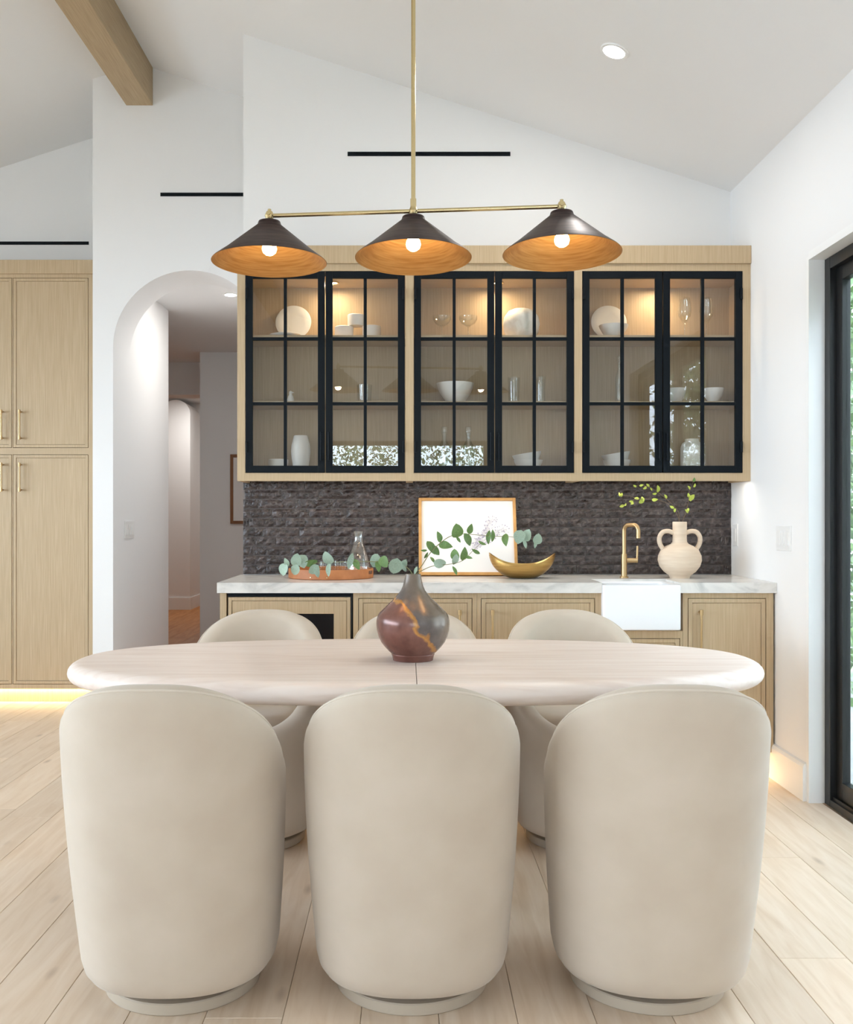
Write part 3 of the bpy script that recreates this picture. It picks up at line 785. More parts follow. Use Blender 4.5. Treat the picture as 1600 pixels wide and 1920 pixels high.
# ------------------------------------------------------------------ recessed lights
def downlight(x, y, z, slope, label, watts, rr=.046, grp='recessed ceiling lights'):
    t = thing('recessed_light', label, 'ceiling light', (x, y, z), group=grp); t.rotation_euler = (0, slope, 0)
    bm = bmesh.new(); lathe(bm, [(rr, .002), (rr + .002, -.004), (rr + .014, -.004), (rr + .016, 0), (rr + .016, .002)], 36); obj('trim_ring', bm, 'trim', t, smooth=True)
    bm = bmesh.new(); lathe(bm, [(0, -.001), (rr, -.001)], 36); obj('lens', bm, 'disc', t)
    area_light('downlight_lamp', (0, 0, -.008), (0, 0, 0), rr * 2, rr * 2, watts, (1, .97, .93), parent=t, shape='DISK')
sl = math.atan(SL)
downlight(.887, 4.103, ceil_z(.887) - .003, sl, 'lit recessed spotlight in the sloping ceiling near the glass cabinets', DOWNLIGHT_W * .4)
downlight(-1.25, 6.81, 2.797, 0, 'small lit recessed spotlight in the hall ceiling behind the archway', 7, .04)
downlight(-2.6, 12.0, 2.797, 0, 'recessed spotlight at the far passage end', 14, .04)

# ------------------------------------------------------------------ linear vents, switches, hall picture
def vent(x0, x1, y, z, label, h=.022):
    t = thing('linear_vent', label, 'vent', ((x0 + x1) / 2, y, z)); w = (x1 - x0) / 2
    bm = bmesh.new(); q = h / 2
    for a in ((-w, -w + .006, -q, q), (w - .006, w, -q, q), (-w + .006, w - .006, -q, -q + .005), (-w + .006, w - .006, q - .005, q)): box(bm, a[0], a[1], -.004, .001, a[2], a[3])
    obj('vent_frame', bm, 'black', t)
    bx('slot', 'black', t, -w + .006, w - .006, -.0015, .001, -q + .005, q - .005)
    bx('blade', 'black', t, -w + .006, w - .006, -.003, -.0015, -.0015, .0015)
vent(-.314, .549, WA, 3.144, 'long black slot vent in the white wall above the glass cabinets')
vent(-1.532, -.90, WB, 3.225, 'black slot vent in the white wall above the archway')
vent(-3.2, -2.22, 6.7, 3.131, 'black slot vent in the white wall above the pantry cabinet')

def switch(name, label, cat, loc, rz, w, gangs, outlet=False):
    t = thing(name, label, cat, loc, rz)
    bx('cover_plate', 'plate_white', t, -w / 2, w / 2, -.006, 0, -.057, .057, .002)
    for k in range(gangs):
        cx = (k - (gangs - 1) / 2) * .046
        bm = bmesh.new()
        if outlet:
            box(bm, cx - .0165, cx + .0165, -.0085, -.006, -.033, .033, .001)
        else:
            prism(bm, [(-.006, -.033), (-.0115, -.033), (-.008, .033), (-.006, .033)], 'x', cx - .0165, cx + .0165)
        obj('rocker' if not outlet else 'outlet_face', bm, 'plate_white', t)
switch('light_switch', 'white three-gang light switch on the wall by the sliding door', 'switch', (RX, 4.365, 1.123), PI / 2 * -1, .164, 3)
switch('wall_outlet', 'single white outlet plate just above the worktop end', 'outlet', (RX, 5.005, 1.126), -PI / 2, .07, 1, True)
switch('light_switch', 'white four-gang light switch inside the archway', 'switch', (-1.827, 6.31, 1.137), PI / 2, .21, 4)

t = thing('hall_picture', 'brown-framed picture on the hall wall behind the archway', 'picture', (-1.44, 9.2, 1.157))
bm = bmesh.new(); H = .663
for a in ((-.248, -.22, 0, H), (.22, .248, 0, H), (-.22, .22, 0, .028), (-.22, .22, H - .028, H)): box(bm, a[0], a[1], -.03, 0, a[2], a[3], .002)
obj('frame', bm, 'frame_dark', t); bx('mat_board', 'paper', t, -.22, .22, -.014, -.002, .028, H - .028)

# ------------------------------------------------------------------ dining table
TX, TY, TZ = .028, 3.146, .76
t = thing('dining_table', 'long oval bleached-oak dining table with thick rounded edge', 'table', (TX, TY, 0))
A, B, n = 1.117, .515, 2.3
def se(a, A_, B_, e): 
    c, s = math.cos(a), math.sin(a)
    return (A_ * math.copysign(abs(c) ** (2 / e), c), B_ * math.copysign(abs(s) ** (2 / e), s))
for side in (-1, 1):
    bm = bmesh.new(); th = .068; segs = 120; rings = []
    prof = [(.30, 0), (.10, 0)] + [(.042 * (1 - math.sin(PI * k / 12)) , th / 2 - th / 2 * math.cos(PI * k / 12)) for k in range(13)] + [(.10, th), (.30, th)]
    for ins, z in prof: rings.append([bm.verts.new((*se(2 * PI * k / segs, A - ins, B - ins, n), TZ - th + z)) for k in range(segs)])
    for P, Q in zip(rings, rings[1:]):
        for k in range(segs): bm.faces.new((P[k], P[(k + 1) % segs], Q[(k + 1) % segs], Q[k]))
    bm.faces.new(rings[0][::-1]); bm.faces.new(rings[-1])
    g = bm.verts[:] + bm.edges[:] + bm.faces[:]
    r = bmesh.ops.bisect_plane(bm, geom=g, plane_co=(side * .0009, 0, 0), plane_no=(-side, 0, 0), clear_outer=True)
    bmesh.ops.holes_fill(bm, edges=[e for e in bm.edges if e.is_boundary], sides=0)
    obj('tabletop_leaf', bm, 'table', t, smooth=True, angle=35)
bm = bmesh.new(); lathe(bm, [(0, 0), (.27, 0), (.28, .01), (.28, .04), (.22, .06), (.20, .12), (.20, .60), (.24, .66), (.27, .6915), (0, .6915)], 48, sy=.8)
obj('pedestal', bm, 'table_dark', t, smooth=True, angle=40)

# ------------------------------------------------------------------ barrel chairs
def rim_h(th):
    c = math.cos(th)
    return .63 + .205 * max(0, 1 - (abs(math.sin(th)) ** .851) ** 2.7) ** (1 / 2.7) if c > 0 else .63 - .19 * abs(c) ** .9
def sstep(a, b, x):
    t_ = max(0, min(1, (x - a) / (b - a))); return t_ * t_ * (3 - 2 * t_)
def chair_pt(th, z, inset=0.0):
    f = min(1, max(0, z / .62)); ex = 2.35
    a = .240 + .034 * math.sin(f * PI / 2) - inset; b = .250 + .022 * f - inset
    s, c = math.sin(th), math.cos(th)
    x = a * math.copysign(abs(s) ** (2 / ex), s); y = -b * math.copysign(abs(c) ** (2 / ex), c)
    return Vector((x, y - .105 * (max(z, .05) - .05) / .78, z))
def make_chair(loc, rz, label):
    t = thing('dining_chair', label, 'chair', loc, rz, group='cream barrel chairs around the dining table')
    bm = bmesh.new(); seg = 96; cols = []
    TH = .078; r = TH / 2
    for k in range(seg):
        th = 2 * PI * k / seg; H = rim_h(th); col = []
        for ins, z in ((.14, .05), (.07, .05), (.035, .053), (.014, .064), (.004, .082), (0, .11)): col.append(chair_pt(th, z, ins))
        for j in range(1, 13): col.append(chair_pt(th, .11 + (H - r - .11) * j / 12))
        for j in range(1, 9):
            f = PI * j / 9; col.append(chair_pt(th, H - r + r * math.sin(f), r * (1 - math.cos(f))))
        for j in range(0, 6): col.append(chair_pt(th, (H - r) + (.39 - (H - r)) * j / 5, TH))
        col.append(chair_pt(th, .385, .14))
        cols.append([bm.verts.new(p) for p in col])
    for k in range(seg):
        P, Q = cols[k], cols[(k + 1) % seg]
        for j in range(len(P) - 1): bm.faces.new((P[j], Q[j], Q[j + 1], P[j + 1]))
    bm.faces.new([c[0] for c in cols]); bm.faces.new([c[-1] for c in cols])
    obj('upholstered_shell', bm, 'chair', t, smooth=True, angle=180)
    # seam piping along the outer top edge
    bm = bmesh.new(); pts = []
    for k in range(-50, 51):
        th = k / 50 * math.radians(118); H = rim_h(th); f = math.radians(48)
        pts.append(chair_pt(th, H - r + r * math.sin(f), r * (1 - math.cos(f))))
    tube(bm, pts, .0033, 8); obj('piping', bm, 'chair_pipe', t, smooth=True)
    # seat cushion
    bm = bmesh.new(); rings = []
    for ins, z in ((.14, .388), (.095, .39), (.084, .40), (.081, .43), (.085, .455), (.10, .472), (.13, .48), (.18, .483)):
        rings.append([bm.verts.new(chair_pt(2 * PI * k / 64, .40, ins) + Vector((0, 0, z - .40))) for k in range(64)])
    for P, Q in zip(rings, rings[1:]):
        for k in range(64): bm.faces.new((P[k], P[(k + 1) % 64], Q[(k + 1) % 64], Q[k]))
    bm.faces.new(rings[0][::-1]); bm.faces.new(rings[-1])
    obj('seat_cushion', bm, 'chair', t, smooth=True, angle=180)
    bm = bmesh.new(); lathe(bm, [(0, 0), (.196, 0), (.199, .003), (.199, .027), (.196, .03), (.10, .032), (.10, .055), (0, .055)], 64)
    obj('swivel_base', bm, 'chair_base', t, smooth=True, angle=40)
    return t
ch = make_chair((-.589, 2.54, 0), 0, 'cream barrel chair with its back to the open room, on the pantry side')
dup(ch, (.013, 2.54, 0), 'cream barrel chair between its two neighbours, back turned to the open room')
dup(ch, (.633, 2.54, 0), 'cream barrel chair with its back to the open room, beside the sliding door', rz=math.radians(-1.5))
dup(ch, (-.589, 3.66, 0), 'cream barrel chair across the table, in front of the drinks cooler', rz=PI)
dup(ch, (.033, 3.66, 0), 'cream barrel chair across the table, behind the bronze vase', rz=PI)
dup(ch, (.655, 3.66, 0), 'cream barrel chair across the table, in front of the apron sink', rz=PI)

# ------------------------------------------------------------------ bronze vase and eucalyptus
VX, VY = .020, 3.085
bm = bmesh.new(); q = .0001813
prof = [(355, 0), (356, 8), (372, 80), (384, 105), (384, 112), (380, 118), (428, 160), (500, 235), (565, 320), (612, 420), (640, 530), (649, 640), (646, 700), (634, 760), (612, 810), (585, 845), (480, 945), (370, 1050), (280, 1145), (215, 1230), (180, 1310), (157, 1400), (140, 1500), (136, 1520), (128, 1522), (120, 1510), (125, 1400)]
lathe(bm, [(0, 0)] + [(a * q, b * q) for a, b in prof] + [(.03, .2), (0, .19)], 64)
o = obj('bronze_vase', bm, 'raku', None, smooth=True, angle=50, loc=(VX, VY, TZ + .0005))
tag(o, 'raku-glazed bronze vase with narrow neck standing on the dining table', 'vase')

def leaf_mesh(kind):
    """unit leaf along +X, length 1, lying in XZ, facing -Y, gently cupped"""
    bm = bmesh.new(); n = 8; w = {'round': .40, 'oval': .27, 'slim': .18}[kind]; up, mid, dn = [], [], []
    for i in range(n + 1):
        t_ = i / n; h = w * math.sin(PI * t_ ** (.8 if kind != 'slim' else 1)) ** (.62 if kind == 'round' else .8)
        bend = -.10 * math.sin(PI * t_)
        mid.append(bm.verts.new((t_, bend, 0)))
        if 0 < i < n: up.append(bm.verts.new((t_, bend - .07 * h / w, h))); dn.append(bm.verts.new((t_, bend - .07 * h / w, -h)))
    up = [mid[0]] + up + [mid[-1]]; dn = [mid[0]] + dn + [mid[-1]]
    for i in range(n):
        for a, b in ((mid, up), (dn, mid)):
            f = [a[i], a[i + 1], b[i + 1], b[i]]; f = list(dict.fromkeys(f)); bm.faces.new(f)
    bmesh.ops.recalc_face_normals(bm, faces=bm.faces)
    return bm
LM = {}
for kind in ('round', 'oval', 'slim'):
    for mt in ('leaf', 'leaf_silver', 'leaf_lime'): LM[kind, mt] = finish('leaf', leaf_mesh(kind), mt, smooth=True, angle=180)
rl = random.Random(11)
def add_leaf(parent, base, ang, size, kind, mt, yaw=None, roll=None):
    o = bpy.data.objects.new('leaf', LM[kind, mt]); C.objects.link(o); o.parent = parent
    yaw = rl.uniform(-.5, .5) if yaw is None else yaw; roll = rl.uniform(-.5, .5) if roll is None else roll
    o.matrix_local = Matrix.Translation(base) @ Matrix.Rotation(-ang, 4, 'Y') @ Matrix.Rotation(yaw, 4, 'Z') @ Matrix.Rotation(roll, 4, 'X') @ Matrix.Scale(size, 4)

def sprig(name, label, root, u, org, stem_pts, leaves, depth, rad, stem_mat, cat, grp, branches=()):
    """stem_pts and leaves sketched in the sprig's own plane in units of u; depth(x) pushes it forward or back"""
    t = thing(name, label, cat, root, group=grp)
    def P(cx, cz): X = (cx - org[0]) * u; return Vector((X, depth(X), (org[1] - cz) * u))
    bm = bmesh.new(); sp = smooth_path([P(*p) for p in stem_pts], 5)
    tube(bm, sp, [rad * (1 - .6 * i / len(sp)) for i in range(len(sp))], 7)
    for b in branches:
        s2 = smooth_path([P(*p) for p in b], 4); tube(bm, s2, [rad * .6 * (1 - .5 * i / len(s2)) for i in range(len(s2))], 6)
    obj('stem', bm, stem_mat, t, smooth=True)
    for l in leaves:
        cx, cz, ln, ang, kind, mt = l[:6]
        a = math.radians(ang); half = ln * u / 2; c = P(cx, cz) + Vector((0, rl.uniform(-.012, .012), 0))
        base = c - Vector((math.cos(a) * half, 0, math.sin(a) * half))
        add_leaf(t, base, a, ln * u, kind, mt)
    return t
u = .000576; root = (VX, VY, TZ + .268); org = (755, 468)
sv, gr = 'leaf_silver', 'leaf'
sprig('eucalyptus_sprig', 'eucalyptus sprig with silvery round leaves reaching toward the leather tray', root, u, org,
      [(755, 520), (752, 462), (730, 425), (690, 402), (620, 390), (520, 384), (430, 384), (300, 386), (200, 392), (110, 398), (50, 405)],
      [(45, 425, 72, -100, 'round', sv), (58, 385, 52, 115, 'oval', sv), (112, 372, 74, 80, 'round', sv), (145, 385, 84, -70, 'round', sv), (108, 428, 66, -110, 'round', sv),
       (195, 385, 84, 10, 'oval', gr), (205, 425, 70, -140, 'round', sv), (222, 440, 66, -70, 'oval', sv), (288, 358, 82, 118, 'round', sv), (292, 425, 86, -95, 'slim', sv),
       (408, 380, 96, 75, 'slim', sv), (440, 400, 70, -60, 'oval', gr), (545, 375, 88, 70, 'round', sv), (560, 412, 66, -80, 'oval', gr), (598, 388, 74, -60, 'round', gr), (655, 412, 98, -105, 'round', sv), (690, 405, 86, -130, 'oval', sv), (705, 420, 60, -60, 'slim', sv)],
      lambda X: .10 * X, .0017, 'stem', 'plant sprig', 'eucalyptus sprigs in the bronze vase')
sprig('eucalyptus_sprig', 'long eucalyptus sprig arching across the framed art to the brass bowl', root, u, org,
      [(755, 520), (768, 455), (800, 415), (850, 340), (905, 285), (965, 245), (1030, 232), (1100, 236), (1200, 245), (1300, 248), (1400, 258), (1485, 268)],
      [(855, 310, 88, -60, 'oval', gr), (878, 325, 80, -45, 'oval', gr), (898, 247, 68, 105, 'oval', gr), (942, 298, 88, -10, 'oval', gr), (998, 208, 90, 95, 'round', gr), (1010, 262, 46, -55, 'slim', gr),
       (1062, 265, 84, -65, 'oval', gr), (1080, 200, 66, 75, 'oval', gr), (1148, 282, 52, -25, 'slim', gr), (1188, 252, 84, -95, 'slim', gr), (1204, 242, 74, 88, 'slim', gr), (1285, 270, 80, -90, 'oval', gr),
       (1362, 252, 86, -105, 'round', sv), (1408, 240, 76, 70, 'round', sv), (1392, 288, 62, -70, 'slim', sv), (1472, 262, 66, 80, 'round', sv), (1462, 290, 56, -100, 'slim', sv), (815, 322, 40, 180, 'slim', gr), (828, 352, 44, -120, 'slim', gr)],
      lambda X: .22 * X, .0017, 'stem', 'plant sprig', 'eucalyptus sprigs in the bronze vase')
sprig('eucalyptus_sprig', 'short eucalyptus sprig low over the framed art', root, u, org,
      [(755, 520), (775, 458), (810, 432), (870, 408), (960, 398), (1030, 378), (1080, 330), (1130, 280)],
      [(905, 390, 74, -5, 'round', sv), (862, 375, 50, 125, 'slim', gr), (990, 345, 66, 100, 'round', gr), (986, 375, 72, -105, 'oval', sv), (1035, 338, 82, 80, 'oval', gr), (986, 435, 58, -65, 'slim', gr), (1065, 362, 50, -10, 'slim', gr), (1105, 328, 60, -30, 'slim', gr), (772, 432, 50, 70, 'slim', sv)],
      lambda X: -.12 * X, .0015, 'stem', 'plant sprig', 'eucalyptus sprigs in the bronze vase')

# ------------------------------------------------------------------ things on the worktop
# leather tray
t = thing('leather_tray', 'round tan leather tray with cut-out handle on the marble worktop', 'tray', (-.381, 4.83, WTZ)); R = .213; hh = .048
bm = bmesh.new(); seg = 72; rings = []
def hdl(th):  # raised ends dip: gentle scallop at the two handle ends
    return hh
for r_, z in ((R - .004, 0), (R, .003), (R, .020), (R, .038), (R, hh - .002), (R - .003, hh), (R - .006, hh - .002), (R - .006, .038), (R - .006, .020), (R - .006, .006)): rings.append([bm.verts.new((r_ * math.cos(2 * PI * k / seg), r_ * math.sin(2 * PI * k / seg), z)) for k in range(seg)])
skip = {k for k in range(seg) if min(abs((k / seg * 360 - c_ + 180) % 360 - 180) for c_ in (-14, 166)) < 12}
for i, (P, Q) in enumerate(zip(rings, rings[1:])):
    for k in range(seg):
        if i in (2, 7) and k in skip: continue
        bm.faces.new((P[k], P[(k + 1) % seg], Q[(k + 1) % seg], Q[k]))
for k in skip:
    k2 = (k + 1) % seg
    bm.faces.new((rings[3][k], rings[3][k2], rings[7][k2], rings[7][k])); bm.faces.new((rings[2][k], rings[8][k], rings[8][k2], rings[2][k2]))
    for e, gone in ((k, (k - 1) % seg), (k2, k2)):
        if gone not in skip: bm.faces.new((rings[2][e], rings[3][e], rings[7][e], rings[8][e]))
bm.faces.new(rings[0][::-1]); obj('rim', bm, 'leather', t, smooth=True)
bm = bmesh.new(); lathe(bm, [(0, .007), (R - .006, .007)], 72); obj('tray_floor', bm, 'tray_in', t)
for a0 in (-113, -91):
    bm = bmesh.new(); a = math.radians(a0)
    b2 = bmesh.new(); lathe(b2, [(0, .003), (.003, .002), (.004, 0)], 12); merge(bm, b2, Matrix.Translation((R * math.cos(a), R * math.sin(a), .012)) @ Matrix.Rotation(a, 4, 'Z') @ Matrix.Rotation(PI / 2, 4, 'Y'))
    obj('stud', bm, 'brass_pale', t, smooth=True)

def lathed(name, label, cat, prof, mat, loc, seg=40, group=None, angle=60, sy=1.0, tilt=None):
    bm = bmesh.new(); lathe(bm, prof, seg, sy=sy); o = obj(name, bm, mat, None, smooth=True, angle=angle, loc=loc)
    if tilt: o.rotation_euler = tilt
    return tag(o, label, cat, group)
zt = WTZ + .0075
lathed('glass_decanter', 'clear conical glass decanter standing in the leather tray', 'decanter',
       [(0, .004), (.055, .004), (.066, .012), (.068, .03), (.062, .07), (.045, .12), (.030, .16), (.0235, .185), (.022, .20), (.026, .215), (.030, .225), (.0285, .225), (.0205, .20), (.028, .16), (.043, .12), (.060, .07), (.064, .03), (.055, .014), (0, .012)], 'clear', (-.245, 4.86, zt))
for k, (x, y, lab) in enumerate(((-.405, 4.80, 'low ribbed glass tumbler in the leather tray, farther from the decanter'), (-.335, 4.83, 'low ribbed glass tumbler in the leather tray, next to the decanter'))):
    bm = bmesh.new(); seg = 48; rings = []
    for r_, z in ((.02, 0), (.032, .003), (.034, .02), (.035, .075), (.033, .075), (.032, .02), (.02, .01)):
        rings.append([bm.verts.new((r_ * (1 + .03 * (j % 2)) * math.cos(2 * PI * j / seg), r_ * (1 + .03 * (j % 2)) * math.sin(2 * PI * j / seg), z)) for j in range(seg)])
    for P, Q in zip(rings, rings[1:]):
        for j in range(seg): bm.faces.new((P[j], P[(j + 1) % seg], Q[(j + 1) % seg], Q[j]))
    bm.faces.new(rings[0][::-1]); bm.faces.new(rings[-1])
    tag(obj('ribbed_tumbler', bm, 'clear', loc=(x, y, zt)), lab, 'glass', 'ribbed tumblers in the tray')

# framed art leaning on the tiles
t = thing('framed_art', 'wood-framed botanical print leaning against the dark tiles', 'picture', (.317, 4.945, WTZ + .002))
t.rotation_euler = (-math.asin(.118 / .42), 0, 0); w, H, f = .255, .416, .0155
bm = bmesh.new()
for a in ((-w, -w + f, 0, H), (w - f, w, 0, H), (-w + f, w - f, 0, f), (-w + f, w - f, H - f, H)): box(bm, a[0], a[1], -.018, .006, a[2], a[3], .0015)
obj('frame', bm, 'frame_wood', t); bx('print', 'paper', t, -w + f, w - f, -.008, .004, f, H - f, label='white paper with a faint lavender flower sprig')
bm = bmesh.new(); ri = random.Random(5); yy = -.0088
def flat(pts, wd):
    for p, q_ in zip(pts, pts[1:]):
        d = Vector((q_[0] - p[0], 0, q_[1] - p[1]));
        if d.length < 1e-6: continue
        nn = Vector((-d.z, 0, d.x)).normalized() * wd
        bm.faces.new([bm.verts.new(v) for v in (Vector((p[0], yy, p[1])) - nn, Vector((q_[0], yy, q_[1])) - nn, Vector((q_[0], yy, q_[1])) + nn, Vector((p[0], yy, p[1])) + nn)])
for k in range(7):
    a = math.radians(ri.uniform(35, 80)); x, z = .02 + ri.uniform(-.02, .02), .13
    pts = [(x, z)]
    for j in range(7):
        a += ri.uniform(-.22, .16); x += .028 * math.cos(a); z += .028 * math.sin(a); pts.append((x, z))
        for m_ in range(3):
            b_ = a + ri.uniform(-1.3, 1.3); e_ = (x + .02 * math.cos(b_), z + .02 * math.sin(b_)); flat([(x, z), e_], .0003)
            if abs(e_[0]) < w - f - .01 and e_[1] < H - f - .01:
                s = ri.uniform(.0016, .004); bm.faces.new([bm.verts.new((e_[0] + s * math.cos(i * PI / 3), yy, e_[1] + s * math.sin(i * PI / 3))) for i in range(6)])
    flat(pts, .0005)
obj('print_motif', bm, 'ink', t)

# brass boat bowl
bm = bmesh.new(); seg = 72; A_, B_ = .165, .095
def bowl_ring(f, inner):
    ring = []
    for k in range(seg):
        a = 2 * PI * k / seg; c_, s_ = math.cos(a), math.sin(a)
        zr = .068 + .058 * abs(c_) ** 2.6
        g = .34 + .66 * math.sin(f * PI / 2) ** .9
        x = A_ * c_ * g * (1 if not inner else .982); y = B_ * s_ * (.45 + .55 * math.sin(f * PI / 2) ** .8) * (1 if not inner else .975)
        ring.append(bm.verts.new((x, y, zr * f ** 1.35 + (.003 if inner and f < .99 else 0))))
    return ring
rs = [bowl_ring(j / 12, False) for j in range(13)] + [bowl_ring(j / 12, True) for j in range(12, -1, -1)]
for P, Q in zip(rs, rs[1:]):
    for k in range(seg): bm.faces.new((P[k], P[(k + 1) % seg], Q[(k + 1) % seg], Q[k]))
bm.faces.new(rs[0][::-1]); bm.faces.new(rs[-1])
o = obj('brass_bowl', bm, 'brass_bowl', None, smooth=True, angle=70, loc=(.575, 4.79, WTZ + .0005)); o.rotation_euler = (0, 0, math.radians(-8))
tag(o, 'boat-shaped brass bowl with raised ends on the marble worktop', 'bowl')

# two-handled clay vase
t = thing('handled_vase', 'pale clay vase with two looped handles beside the brass faucet', 'vase', (1.365, 4.80, WTZ))
bm = bmesh.new(); lathe(bm, [(0, 0), (.048, 0), (.05, .006), (.052, .012), (.078, .032), (.098, .058), (.107, .088), (.105, .112), (.092, .14), (.066, .16), (.044, .17), (.036, .18), (.0345, .20), (.035, .279), (.0335, .281), (.030, .279), (.029, .19), (.04, .16), (0, .12)], 56)
obj('body', bm, 'terracotta', t, smooth=True, angle=60)
for s in (-1, 1):
    bm = bmesh.new(); tube(bm, smooth_path([(s * .030, 0, .225), (s * .058, 0, .234), (s * .085, 0, .228), (s * .101, 0, .203), (s * .099, 0, .172), (s * .082, 0, .142)], 6), .0115, 14)
    obj('handle', bm, 'terracotta', t, smooth=True)
u2 = .000732; lm = 'leaf_lime'; root2 = (1.365, 4.80, WTZ + .275); org2 = (1143, 325)
sprig('leafy_twig', 'thin twig with lime leaves leaning toward the faucet from the clay vase', root2, u2, org2,
      [(1143, 420), (1140, 325), (1132, 245), (1060, 172), (990, 118), (930, 82), (870, 70), (812, 76)],
      [(820, 75, 28, 150, 'oval', lm), (868, 70, 30, 20, 'oval', lm), (893, 88, 34, -150, 'oval', lm), (921, 68, 34, 120, 'oval', lm), (942, 95, 26, -60, 'oval', lm), (977, 90, 58, 100, 'oval', lm), (966, 125, 32, 190, 'oval', lm), (1043, 145, 34, 120, 'oval', lm), (1088, 215, 36, 150, 'oval', lm), (1110, 240, 30, -100, 'oval', lm)],
      lambda X: .15 * X, .0016, 'twig', 'twig', 'leafy twigs in the clay vase')
sprig('leafy_twig', 'low drooping twig with lime leaves reaching over the faucet', root2, u2, org2,
      [(1143, 420), (1144, 330), (1120, 255), (1060, 190), (985, 165), (930, 160), (868, 158), (810, 185), (765, 210)],
      [(752, 128, 30, 100, 'oval', lm), (766, 130, 30, 80, 'oval', lm), (770, 208, 36, 200, 'oval', lm), (793, 198, 24, 60, 'oval', lm), (828, 178, 34, 170, 'oval', lm), (832, 192, 30, 210, 'oval', lm), (868, 156, 34, 170, 'oval', lm), (898, 172, 56, 40, 'oval', lm), (905, 160, 40, 110, 'oval', lm), (985, 165, 44, 5, 'oval', lm)],
      lambda X: -.22 * X, .0014, 'twig', 'twig', 'leafy twigs in the clay vase', branches=[[(868, 158), (815, 140), (758, 132)]])
sprig('leafy_twig', 'upright twig with lime leaves standing in the clay vase', root2, u2, org2,
      [(1146, 420), (1158, 330), (1185, 250), (1202, 170), (1208, 110), (1228, 60), (1236, 22)],
      [(1240, 68, 30, 75, 'oval', lm), (1205, 85, 34, 120, 'oval', lm), (1234, 28, 36, 90, 'oval', 'leaf'), (1203, 135, 36, 110, 'oval', lm), (1228, 150, 58, 45, 'oval', lm), (1212, 158, 44, 120, 'oval', lm), (1185, 245, 34, 130, 'oval', lm), (1203, 235, 34, 60, 'oval', lm)],
      lambda X: -.1 * X, .0016, 'twig', 'twig', 'leafy twigs in the clay vase')

# ------------------------------------------------------------------ things on the cabinet shelves
def sx(px, Y=4.95): return (px - 763) * Y / 1800
K = 4.95 / 1800
E = .0006
Z1, Z2, Z3 = SH1 + E, SH2 + E, ZB + .046 + E
def platter(px, wpx, label, name='round_platter', mat='ceramic', y=4.985):
    R = wpx * K / 2; bm = bmesh.new()
    lathe(bm, [(0, 0), (R * .6, 0), (R * .97, .012), (R, .017), (R * .97, .019), (R * .6, .007), (0, .006)], 56)
    o = obj(name, bm, mat, None, smooth=True, angle=60); o.rotation_euler = (math.radians(78), 0, 0)
    o.location = (sx(px), y + .045, Z1 + R * math.sin(math.radians(78)) + .005); return tag(o, label, 'plate')
platter(547.5, 68, 'round white platter standing upright near the stacked white boxes')
platter(1147, 68, 'round white platter standing behind the small bowl')
lathed('side_plate', 'small white plate lying flat before the upright platter', 'plate', [(0, 0), (.05, 0), (.078, .009), (.08, .012), (.05, .005), (0, .005)], 'ceramic', (sx(537), 4.905, Z1))
def rbox(name, label, cat, px, wpx, hpx, z, mat='ceramic', y=4.95, group=None, lid=False, rz=0):
    R = wpx * K / 2; h = hpx * K
    t = thing(name, label, cat, (sx(px), y, z), rz, group)
    bm = bmesh.new(); lathe(bm, [(0, 0), (R * .96, 0), (R, .004), (R, h * .72), (0, h * .72)], 40); obj('body', bm, mat, t, smooth=True)
    bm = bmesh.new(); lathe(bm, [(0, h * .722), (R * 1.01, h * .722), (R * 1.01, h * .95), (R * .95, h), (0, h)], 40); obj('lid', bm, mat, t, smooth=True)
    return t
rbox('lidded_dish', 'low round white dish carrying the tilted one, next to the platter', 'dish', 645.5, 35, 23, Z1, group='round white dishes')
rbox('lidded_dish', 'low round white dish carrying the tilted one, away from the platter', 'dish', 697, 35, 24, Z1, group='round white dishes')
rbox('lidded_dish', 'round white dish stacked on top of the two others', 'dish', 668, 32, 21, Z1 + 24 * K + .0006, group='round white dishes')
# small bird figurine
t = thing('bird_figurine', 'tiny white bird figurine on the middle shelf', 'figurine', (sx(546), 4.93, Z2))
bm = bmesh.new(); lathe(bm, [(0, 0), (.012, 0), (.016, .006), (.017, .02), (.014, .034), (.008, .044), (.009, .052), (.008, .060), (0, .065)], 24); obj('body', bm, 'ceramic', t, smooth=True)
bm = bmesh.new(); tube(bm, [(.006, 0, .056), (.018, 0, .054)], [.004, .0008], 8); obj('beak', bm, 'ceramic', t, smooth=True)
bm = bmesh.new(); tube(bm, [(-.010, 0, .02), (-.026, 0, .008)], [.008, .003], 8); obj('tail', bm, 'ceramic', t, smooth=True)
def tumbler(px, wpx, hpx, z, label, grp, y=4.93):
    R = wpx * K / 2; h = hpx * K
    lathed('glass_tumbler', label, 'glass', [(0, .002), (R * .85, .002), (R * .9, .01), (R, h), (R * .95, h), (R * .84, .014), (0, .012)], 'clear', (sx(px), y, z), 32, grp)
tumbler(684, 28, 34, Z2, 'squat clear tumbler alone on the middle shelf', None)
lathed('faceted_bowl', 'small low white bowl on the bottom shelf', 'bowl', [(0, 0), (.025, 0), (.036, .012), (.04, .04), (.037, .04), (.032, .014), (0, .008)], 'ceramic', (sx(699), 4.96, Z3))
rbox('lidded_canister', 'short white lidded canister beside the tall white vase', 'canister', 522, 37, 26, Z3)
k_ = K
lathed('tall_white_vase', 'tall white tapered vase on the bottom shelf', 'vase', [(0, 0), (.033, 0), (.037, .01), (.046, .07), (.05, .11), (.047, .145), (.036, .19), (.033, .192), (.043, .145), (.04, .05), (0, .02)], 'ceramic', (sx(565), 4.93, Z3))
